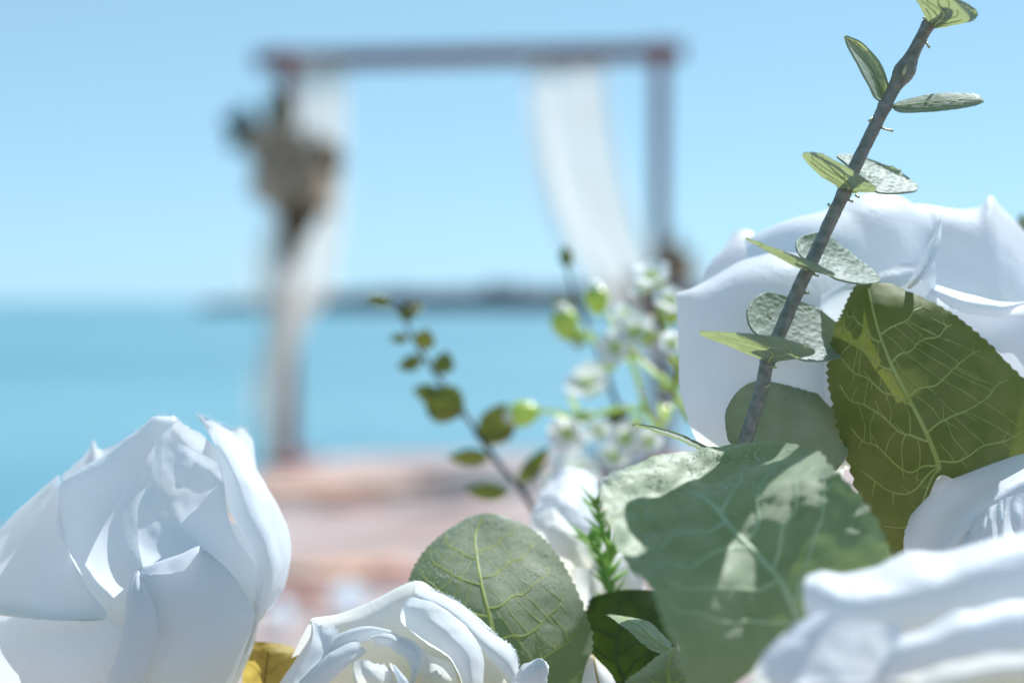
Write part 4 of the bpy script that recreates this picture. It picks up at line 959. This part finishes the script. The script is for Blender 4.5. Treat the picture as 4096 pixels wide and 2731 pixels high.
cloth_leaf('yellowed_leaf', 'yellow brown leaf between the two left roses', Z2, [
    [(-40, 1700, 382), (100, 1720, 380), (260, 1700, 382)],
    [(-60, 1450, 380), (110, 1450, 374), (300, 1440, 378)],
    [(-30, 1280, 380), (130, 1290, 374), (350, 1300, 378)],
    [(0, 1195, 382), (130, 1190, 379), (390, 1265, 382)]], 'leaf_gold', seed=77, nlat=3, tert=False, nu=40, nv=24, r=0.0003, tooth=0.0003, vein='leaf_gold', wr=0.0012)
cloth_leaf('yellowed_leaf', 'pale yellowish leaf tip under the right side of the rounded leaf', Z3, [
    [(220, 1700, 362), (330, 1720, 360), (440, 1700, 362)],
    [(200, 1560, 364), (290, 1550, 361), (400, 1570, 364)],
    [(225, 1440, 366), (270, 1430, 364), (330, 1470, 366)],
    [(240, 1390, 368), (248, 1388, 368), (256, 1392, 368)]], 'petal_cream', seed=78, nlat=0, tert=False, nu=30, nv=16, r=0.0003, tooth=0.0003, vein='leaf_gold')

# ------------------------------------------------------------------ foreground: eucalyptus branch
stem_px = [(2920, 1960, 352), (2977, 1778, 351), (3043, 1566, 350), (3072, 1441, 350), (3131, 1302, 349), (3204, 1133, 349), (3234, 1074, 349), (3278, 979, 349),
           (3329, 869, 349), (3376, 772, 349), (3423, 663, 349), (3485, 536, 349), (3541, 423, 349), (3577, 352, 349), (3617, 286, 349), (3658, 204, 349), (3714, 100, 349), (3786, 0, 349), (3850, -120, 350), (3900, -260, 351)]
sp = np.array([P(a, b, d/1000) for a, b, d in stem_px])
eb = thing('eucalyptus_branch', 'long eucalyptus branch with paired round leaves rising to the upper right', 'eucalyptus', sp[0])
pts = cr(sp, 240); NSEG = len(sp)-1
def srad(i):
    u = i/239*NSEG
    r = 0.00178 - 0.00032*u/NSEG
    r += 0.0011*math.exp(-((u-14.0)/0.62)**2)                   # swollen joint
    for nd in (3, 6, 9, 12, 16): r += 0.00028*math.exp(-((u-nd)/0.16)**2)
    for nd in (1.9, 4.4, 7.4, 10.6): r -= 0.00016*math.exp(-((u-nd)/0.05)**2)
    return r
mb = MB(); mb.add(*tube(pts, [srad(i) for i in range(240)], 18, rough=0.06, seed=4)); es = mb.build('stem', M['euca_stem'], eb)
mb = MB(); mb.add(*tube([P(3611, 305, .3466), P(3614, 295, .3463), P(3619, 280, .3463), P(3626, 258, .3466)], [0.00012, 0.00050, 0.00042, 0.00008], 10)); mb.build('bud', M['burr'], es)
rnd = random.Random(2)
for (x, y, dx, dy) in ((3512, 506, 62, 18), (3423, 780, 14, 8), (3083, 1275, -14, -18), (3220, 1170, 16, 2), (3060, 1545, 18, -6), (3325, 835, -12, -20), (3390, 795, 22, 12), (3490, 470, -14, 14), (3080, 1462, 26, 6), (3253, 1095, 22, 8), (3702, 165, 16, 26), (3365, 750, -16, -6), (3708, 80, -14, -10), (3463, 590, -22, 26)):
    m2 = MB(); a = P(x, y, .3485); b = P(x+dx, y+dy, .3478)
    m2.add(*tube([a, a*.5+b*.5+np.array((0, 0, -.0002)), b], [0.0004, 0.00022, 0.00036], 6)); m2.build('burr', M['burr'], es)

def euca_leaf(parent, T, rows, seed=0, mat='euca_top', ribs=False, thick=0.0005, bump=0.00019):
    """rows: base -> tip, columns left -> right; pimpled plastic blade"""
    n, m = 84, 76
    G = grid(T, rows, n, m); G = wrinkle(G, 0.00015, 200, seed)
    N = normals(G); G0 = G.copy()
    for i in range(n):
        for j in range(m):
            dd = mnoise.voronoi(Vector(G0[i, j])*720 + Vector((seed, 0, 0)))[0][0]
            G[i, j] = G0[i, j] - N[i, j]*bump*max(0.0, 1-(dd/0.52)**2)
    o = grid_mesh('leaf', G, M[mat], parent, thick, True)
    if ribs:
        for sd in (1, -1):
            mb = MB(); vein_ribbon(mb, G0 + N*sd*thick*0.5, N, [(0.5, 0), (0.5, .5), (0.5, .95)], 0.00030, 0.00012, sd)
            for f in (0.15, 0.35, .55):
                for e in (0.12, 0.88): vein_ribbon(mb, G0 + N*sd*thick*0.5, N, [(0.5, f), (0.5+(e-.5)*.55, f+.14), (e, f+.34)], 0.00013, 0.00008, sd)
            mb.build('rib', M['rib'], o)
    return o

def disc_rows(base, tip, L, R, bulge=0.0):
    """leaf from base and tip plus left/right margin points (each (x, y, d)), as a control grid"""
    rows = [[base]*5]
    for a, b in zip(L, R):
        m = tuple((p+q)/2 for p, q in zip(a, b)); m = (m[0], m[1], m[2]+bulge)
        l = tuple((p+q)/2 for p, q in zip(a, m)); r = tuple((p+q)/2 for p, q in zip(b, m))
        l = (l[0], l[1], l[2]+bulge*.25); r = (r[0], r[1], r[2]+bulge*.25)
        rows.append([a, l, m, r, b])
    rows.append([tip]*5)
    return rows

# pair 1, top of the picture
euca_leaf(eb, Z6, disc_rows((1420, 200, 349), (1500, -60, 330), [(1395, 170, 346), (1330, 50, 339), (1310, -20, 333)], [(1500, 212, 346), (1715, 165, 340), (1640, 60, 333)], 1.5), 1, ribs=True, bump=0.00006)
euca_leaf(eb, Z6, disc_rows((1480, 60, 350), (1790, 120, 369), [(1540, -10, 353), (1640, 0, 360), (1740, 55, 366)], [(1540, 150, 353), (1640, 170, 360), (1740, 162, 366)], 1.5), 2)
# pair 2
euca_leaf(eb, Z6, disc_rows((1050, 790, 349), (752, 292, 346), [(990, 765, 348), (930, 655, 346), (850, 505, 345), (785, 380, 345)], [(1085, 700, 351), (1060, 570, 353), (985, 440, 352), (870, 340, 349)], 2.0), 3, ribs=True, bump=0.00006)
euca_leaf(eb, Z6, disc_rows((1105, 835, 348), (1838, 795, 342), [(1180, 790, 349), (1400, 742, 348), (1600, 728, 346), (1770, 738, 344)], [(1170, 880, 346), (1400, 872, 343), (1600, 852, 341), (1780, 825, 341)], -1.0), 4, ribs=True, bump=0.00006)
# pair 3
euca_leaf(eb, Z6, disc_rows((740, 1490, 348), (560, 1215, 328), [(690, 1465, 346), (540, 1370, 340), (410, 1220, 334)], [(850, 1506, 346), (985, 1492, 340), (800, 1350, 332)], 1.5), 5, ribs=True, bump=0.00006)
euca_leaf(eb, Z6, disc_rows((850, 1420, 350), (1180, 1340, 371), [(760, 1290, 353), (690, 1215, 359), (860, 1222, 367)], [(1000, 1505, 353), (1230, 1505, 359), (1318, 1468, 367)], 2.0), 6)
# pair 4
euca_leaf(eb, Z5, disc_rows((990, 520, 348), (820, 410, 328), [(930, 500, 346), (790, 425, 340), (655, 350, 334)], [(1060, 535, 344), (1140, 550, 331), (1010, 478, 324)], 1.0), 7, ribs=True, bump=0.00006)
euca_leaf(eb, Z5, disc_rows((1040, 480, 350), (1240, 430, 372), [(960, 440, 353), (942, 350, 360), (1080, 318, 367)], [(1150, 560, 353), (1310, 594, 360), (1392, 560, 367)], 2.0), 8)
# pair 5
euca_leaf(eb, Z5, disc_rows((775, 1016, 348), (640, 872, 327), [(720, 995, 346), (560, 932, 340), (405, 862, 334)], [(850, 1014, 344), (1035, 972, 331), (860, 898, 323)], 1.5), 9, ribs=True, bump=0.00006)
euca_leaf(eb, Z5, disc_rows((830, 900, 350), (1050, 720, 372), [(710, 860, 353), (668, 730, 359), (780, 640, 366)], [(960, 1002, 353), (1160, 996, 359), (1255, 905, 366)], 2.5), 10)
# pair 6, low
euca_leaf(eb, Z5, disc_rows((700, 1440, 352), (1050, 1190, 370), [(575, 1450, 352), (562, 1260, 357), (720, 1122, 365)], [(950, 1640, 352), (1160, 1600, 357), (1222, 1400, 365)], 2.0), 11)
euca_leaf(eb, Z5, disc_rows((560, 1545, 350), (42, 1362, 346), [(420, 1475, 351), (280, 1412, 351), (140, 1372, 349)], [(420, 1500, 345), (280, 1440, 342), (140, 1392, 343)], -0.5), 12)

# blurred leaf at the far right edge
lf = thing('eucalyptus_leaf', 'blurred blue green leaf at the right edge behind the big rose', 'leaf', P(4130, 1040, .47))
oval_leaf(P(4130, 1040, .47), P(4085, 850, .475), 0.009, (1, 0.2, 0), M['euca_top'], lf, 'blade', 0.2)

# ------------------------------------------------------------------ foreground: olive sprigs
def sprig(name, label, stem, leaves, d0, group):
    pp = cr(np.array([W(Z7, x, y, d) for x, y, d in stem]), 40)
    t = thing(name, label, 'sprig', pp[0], group)
    mb = MB(); mb.add(*tube(pp, [0.0013, 0.0009, 0.0005], 8)); mb.build('stem', M['sprig_stem'], t)
    rnd = random.Random(5)
    for (x0, y0, x1, y1, w, dd) in leaves:
        a = W(Z7, x0, y0, d0); b = W(Z7, x1, y1, d0+dd); wid = w/1.3067/F*d0/1000*1.3
        oval_leaf(a, b, wid, (1, rnd.uniform(-.4, .4), rnd.uniform(0.2, .6)) if abs(y1-y0) > abs(x1-x0) else (0.1, rnd.uniform(-.3, .3), 1), M['sprig_leaf'], t, 'leaf', 0.22, 14, 9, 0.0003, 0.85)
    return t
sprig('olive_sprig', 'blurred sprig of small olive leaves in front of the sea', [(990, 1530, 530), (870, 1350, 532), (735, 1190, 535), (610, 1000, 540), (500, 850, 542), (390, 690, 545), (320, 570, 548), (270, 470, 550), (160, 385, 552)],
      [(215, 415, 85, 375, 55, -4), (300, 505, 300, 412, 75, 4), (330, 480, 360, 400, 50, 8), (310, 590, 205, 595, 42, 0), (370, 650, 410, 545, 90, -3), (380, 700, 250, 745, 70, 4), (470, 780, 510, 660, 88, 2),
       (590, 985, 385, 880, 165, -6), (480, 900, 330, 860, 80, 8), (730, 1150, 810, 930, 150, -4), (700, 1130, 680, 1040, 60, 8), (730, 1210, 510, 1215, 72, 5), (880, 1350, 1040, 1160, 70, -3), (830, 1400, 600, 1385, 75, 12)], 540, 'olive sprigs')
sprig('olive_sprig', 'second olive sprig rising behind the tiny white flowers', [(1480, 1120, 560), (1400, 950, 562), (1340, 780, 565), (1280, 620, 568), (1200, 430, 572), (1140, 250, 575), (1120, 180, 577)],
      [(1135, 225, 1122, 105, 55, 3), (1190, 410, 1040, 400, 50, 5), (1230, 620, 1150, 600, 50, 2), (1340, 780, 1310, 690, 50, 0), (1400, 960, 1400, 1060, 110, -6), (1450, 1000, 1360, 1020, 70, 0), (1290, 640, 1350, 560, 40, 5)], 568, 'olive sprigs')

# ------------------------------------------------------------------ foreground: wax flower sprays
def wax_spray(label, stems, flowers, buds, d0):
    first = W(Z7, *stems[0][0][:2], d0)
    t = thing('wax_flower_spray', label, 'flower spray', first, 'wax flower sprays')
    for s in stems:
        mb = MB(); mb.add(*tube(cr(np.array([W(Z7, x, y, d0+dd) for x, y, dd in s]), 14), [0.0012, 0.0009, 0.0008], 8)); mb.build('stem', M['wax_green'], t)
    rnd = random.Random(int(d0))
    for (x, y, r, ax, dd) in flowers:
        c = W(Z7, x, y, d0+dd); R = 1.28*r/1.3067/F*(d0+dd)/1000
        a = np.array(ax, float); a /= np.linalg.norm(a); e1 = np.cross(a, (0.3, .2, .9)); e1 /= np.linalg.norm(e1); e2 = np.cross(a, e1)
        mb = MB(); mb.add(*tube([c-a*R*.55, c-a*R*.3, c-a*R*.02, c+a*R*.06], [R*.12, R*.24, R*.30, R*.22], 10)); cup = mb.build('calyx', M['wax_green'], t)
        for k in range(5):
            th = k*1.2566+rnd.uniform(-.12, .12); dr = e1*math.cos(th)+e2*math.sin(th)
            oval_leaf(c+dr*R*.15, c+dr*R*.9+a*R*rnd.uniform(.15, .55), R*1.5, np.cross(dr, a), M['wax_petal'], t, 'petal', 0.2, 9, 7, 0, 0.6)
        mb = MB(); mb.add(*ico(c+a*R*.12, R*.17, (1, 1, .8), .1, 1, 1)); mb.build('pistil', M['wax_green'], cup)
    for _ in range(16):                                        # narrow leaves along the stems
        st = rnd.choice(stems); k = rnd.randrange(len(st)-1); f = rnd.random()
        bx, by, bd = [st[k][q]*(1-f)+st[k+1][q]*f for q in range(3)]
        b0 = W(Z7, bx, by, d0+bd); tp = b0 + np.array((rnd.uniform(-1, .6), rnd.uniform(-.6, .6), rnd.uniform(-.2, 1)))*0.008
        oval_leaf(b0, tp, 0.0022, (rnd.uniform(-1, 1), rnd.uniform(-1, 1), .3), M['wax_green'], t, 'leaf', 0.3, 7, 5)
    for (x, y, r, x2, y2, dd) in buds:
        c = W(Z7, x, y, d0+dd); R = r/1.3067/F*(d0+dd)/1000; a = W(Z7, x2, y2, d0+dd)-c; a /= np.linalg.norm(a)
        mb = MB(); mb.add(*tube(cr(np.array([c-a*R*1.15, c-a*R*.75, c, c+a*R*.6, c+a*R*1.0]), 12), [R*.25, R*.62, R*.95, R*.85, R*.35], 12)); b = mb.build('bud', M['wax_green'], t)
        mb = MB(); mb.add(*ico(c+a*R*.75, R*.62, (1, 1, 1), .15, 3, 2)); mb.build('bud_tip', M['wax_petal'], b)
    return t
wax_spray('spray of tiny white flowers on bright green stems left of the big rose',
    [[(1775, 1020, -20), (1700, 870, -12), (1600, 780, -5), (1490, 690, 0), (1400, 640, 3)], [(1700, 870, -12), (1722, 740, -14), (1640, 500, -6), (1590, 330, 0)],
     [(1700, 870, -12), (1720, 760, -14), (1725, 690, -14)], [(1640, 500, -6), (1660, 440, -6)]],
    [(1575, 270, 92, (-.2, -.5, .8), 0), (1665, 400, 80, (.1, -.7, .6), -6), (1490, 560, 95, (-.3, -.7, .6), 2), (1390, 640, 90, (-.6, -.7, .2), 3), (1680, 620, 60, (-.2, -.9, .2), -30), (1530, 330, 60, (-.6, -.5, .6), 8), (1440, 470, 66, (.2, -.6, .7), 14)],
    [(1555, 585, 42, 1590, 540, -2), (1610, 300, 40, 1640, 240, 3), (1690, 480, 36, 1700, 430, -6)], 510)
wax_spray('spray of yellow green buds and white florets above the olive sprig',
    [[(1610, 1060, -10), (1545, 970, -5), (1500, 800, 0), (1440, 640, 4), (1350, 470, 8)], [(1545, 970, -5), (1400, 960, 0), (1220, 1000, 4), (1050, 975, 8), (930, 965, 10)], [(1440, 640, 4), (1320, 620, 6), (1200, 570, 8), (1140, 530, 9)],
     [(1220, 1000, 4), (1150, 1060, 2)], [(1610, 1060, -10), (1660, 1000, -14), (1690, 930, -16)]],
    [(1140, 1085, 95, (-.2, -.8, -.4), 2), (1440, 1115, 80, (-.1, -.9, .3), -4), (1240, 835, 105, (-.3, -.6, .7), 18), (1175, 1310, 115, (.1, -.8, .5), 6), (1300, 1080, 60, (0, -.8, .5), 22), (1380, 1210, 75, (-.2, -.8, .5), 0), (1090, 1360, 80, (-.4, -.7, .6), 14), (1560, 1130, 62, (.2, -.9, .2), -4)],
    [(1290, 390, 72, 1280, 330, 8), (1125, 515, 80, 1100, 430, 9), (905, 985, 78, 830, 1000, 10), (1230, 1000, 35, 1260, 990, 4), (1350, 720, 44, 1320, 680, 8), (1490, 1040, 40, 1460, 1090, -2), (1200, 580, 36, 1170, 640, 8)], 520)
# two water drops glinting on a stem
for (x, y, lab) in ((1527, 878, 'clear water drop glinting on the upper green stem'), (1440, 945, 'clear water drop on the lower green stem')):
    mb = MB(); mb.add(*ico(W(Z7, x, y, 492), 0.0011, (1, 1, 1.2), .05, 2, 2)); od = mb.build('water_drop', None)
    m, t_, N_, o_, L_ = newmat('water_drop'); g = N_('BsdfGlossy'); g.inputs['Roughness'].default_value = .05; g2 = N_('BsdfRefraction'); g2.inputs['IOR'].default_value = 1.33
    mx = N_('MixShader'); mx.inputs[0].default_value = .6; L_(g.outputs[0], mx.inputs[1]); L_(g2.outputs[0], mx.inputs[2]); L_(mx.outputs[0], o_.inputs[0])
    od.data.materials.append(m); setp(od, label=lab, category='water drop', group='water drops')

# ------------------------------------------------------------------ foreground: needle fern
stem = [(900, 1160, 395), (800, 1040, 398), (745, 960, 400), (720, 860, 402), (700, 760, 404), (640, 640, 406), (580, 580, 408)]
pp = cr(np.array([W(Z8, x, y, d) for x, y, d in stem]), 30)
fern = thing('fern_sprig', 'bright green needle sprig beside the sage leaf', 'fern', pp[0])
mb = MB(); mb.add(*tube(pp, [.0011, .0009, .0005], 7)); mb.build('stem', M['needle'], fern)
rnd = random.Random(9)
side = cr(np.array([W(Z8, 720, 760, 400), W(Z8, 760, 680, 398), W(Z8, 700, 560, 400), W(Z8, 660, 400, 402), W(Z8, 640, 330, 402)]), 20)
mb = MB(); mb.add(*tube(side, [.0008, .0005], 7)); mb.build('stem', M['needle'], fern)
for arr in (pp, side):
    for i in range(2, len(arr)-1):
        for sgn in (-1, 1):
            tdir = arr[min(i+1, len(arr)-1)]-arr[i-1]; tdir /= np.linalg.norm(tdir)
            dr = tdir*rnd.uniform(.3, .9) + np.array((sgn*rnd.uniform(.5, 1), rnd.uniform(-.5, .5), rnd.uniform(-.1, .5))); dr /= np.linalg.norm(dr)
            L_ = rnd.uniform(.0035, .007)
            mb = MB(); mb.add(*tube([arr[i], arr[i]+dr*L_*.5+tdir*L_*.08, arr[i]+dr*L_+tdir*L_*.25], [.00045, .0004, .00008], 5)); mb.build('needle', M['needle'], fern)
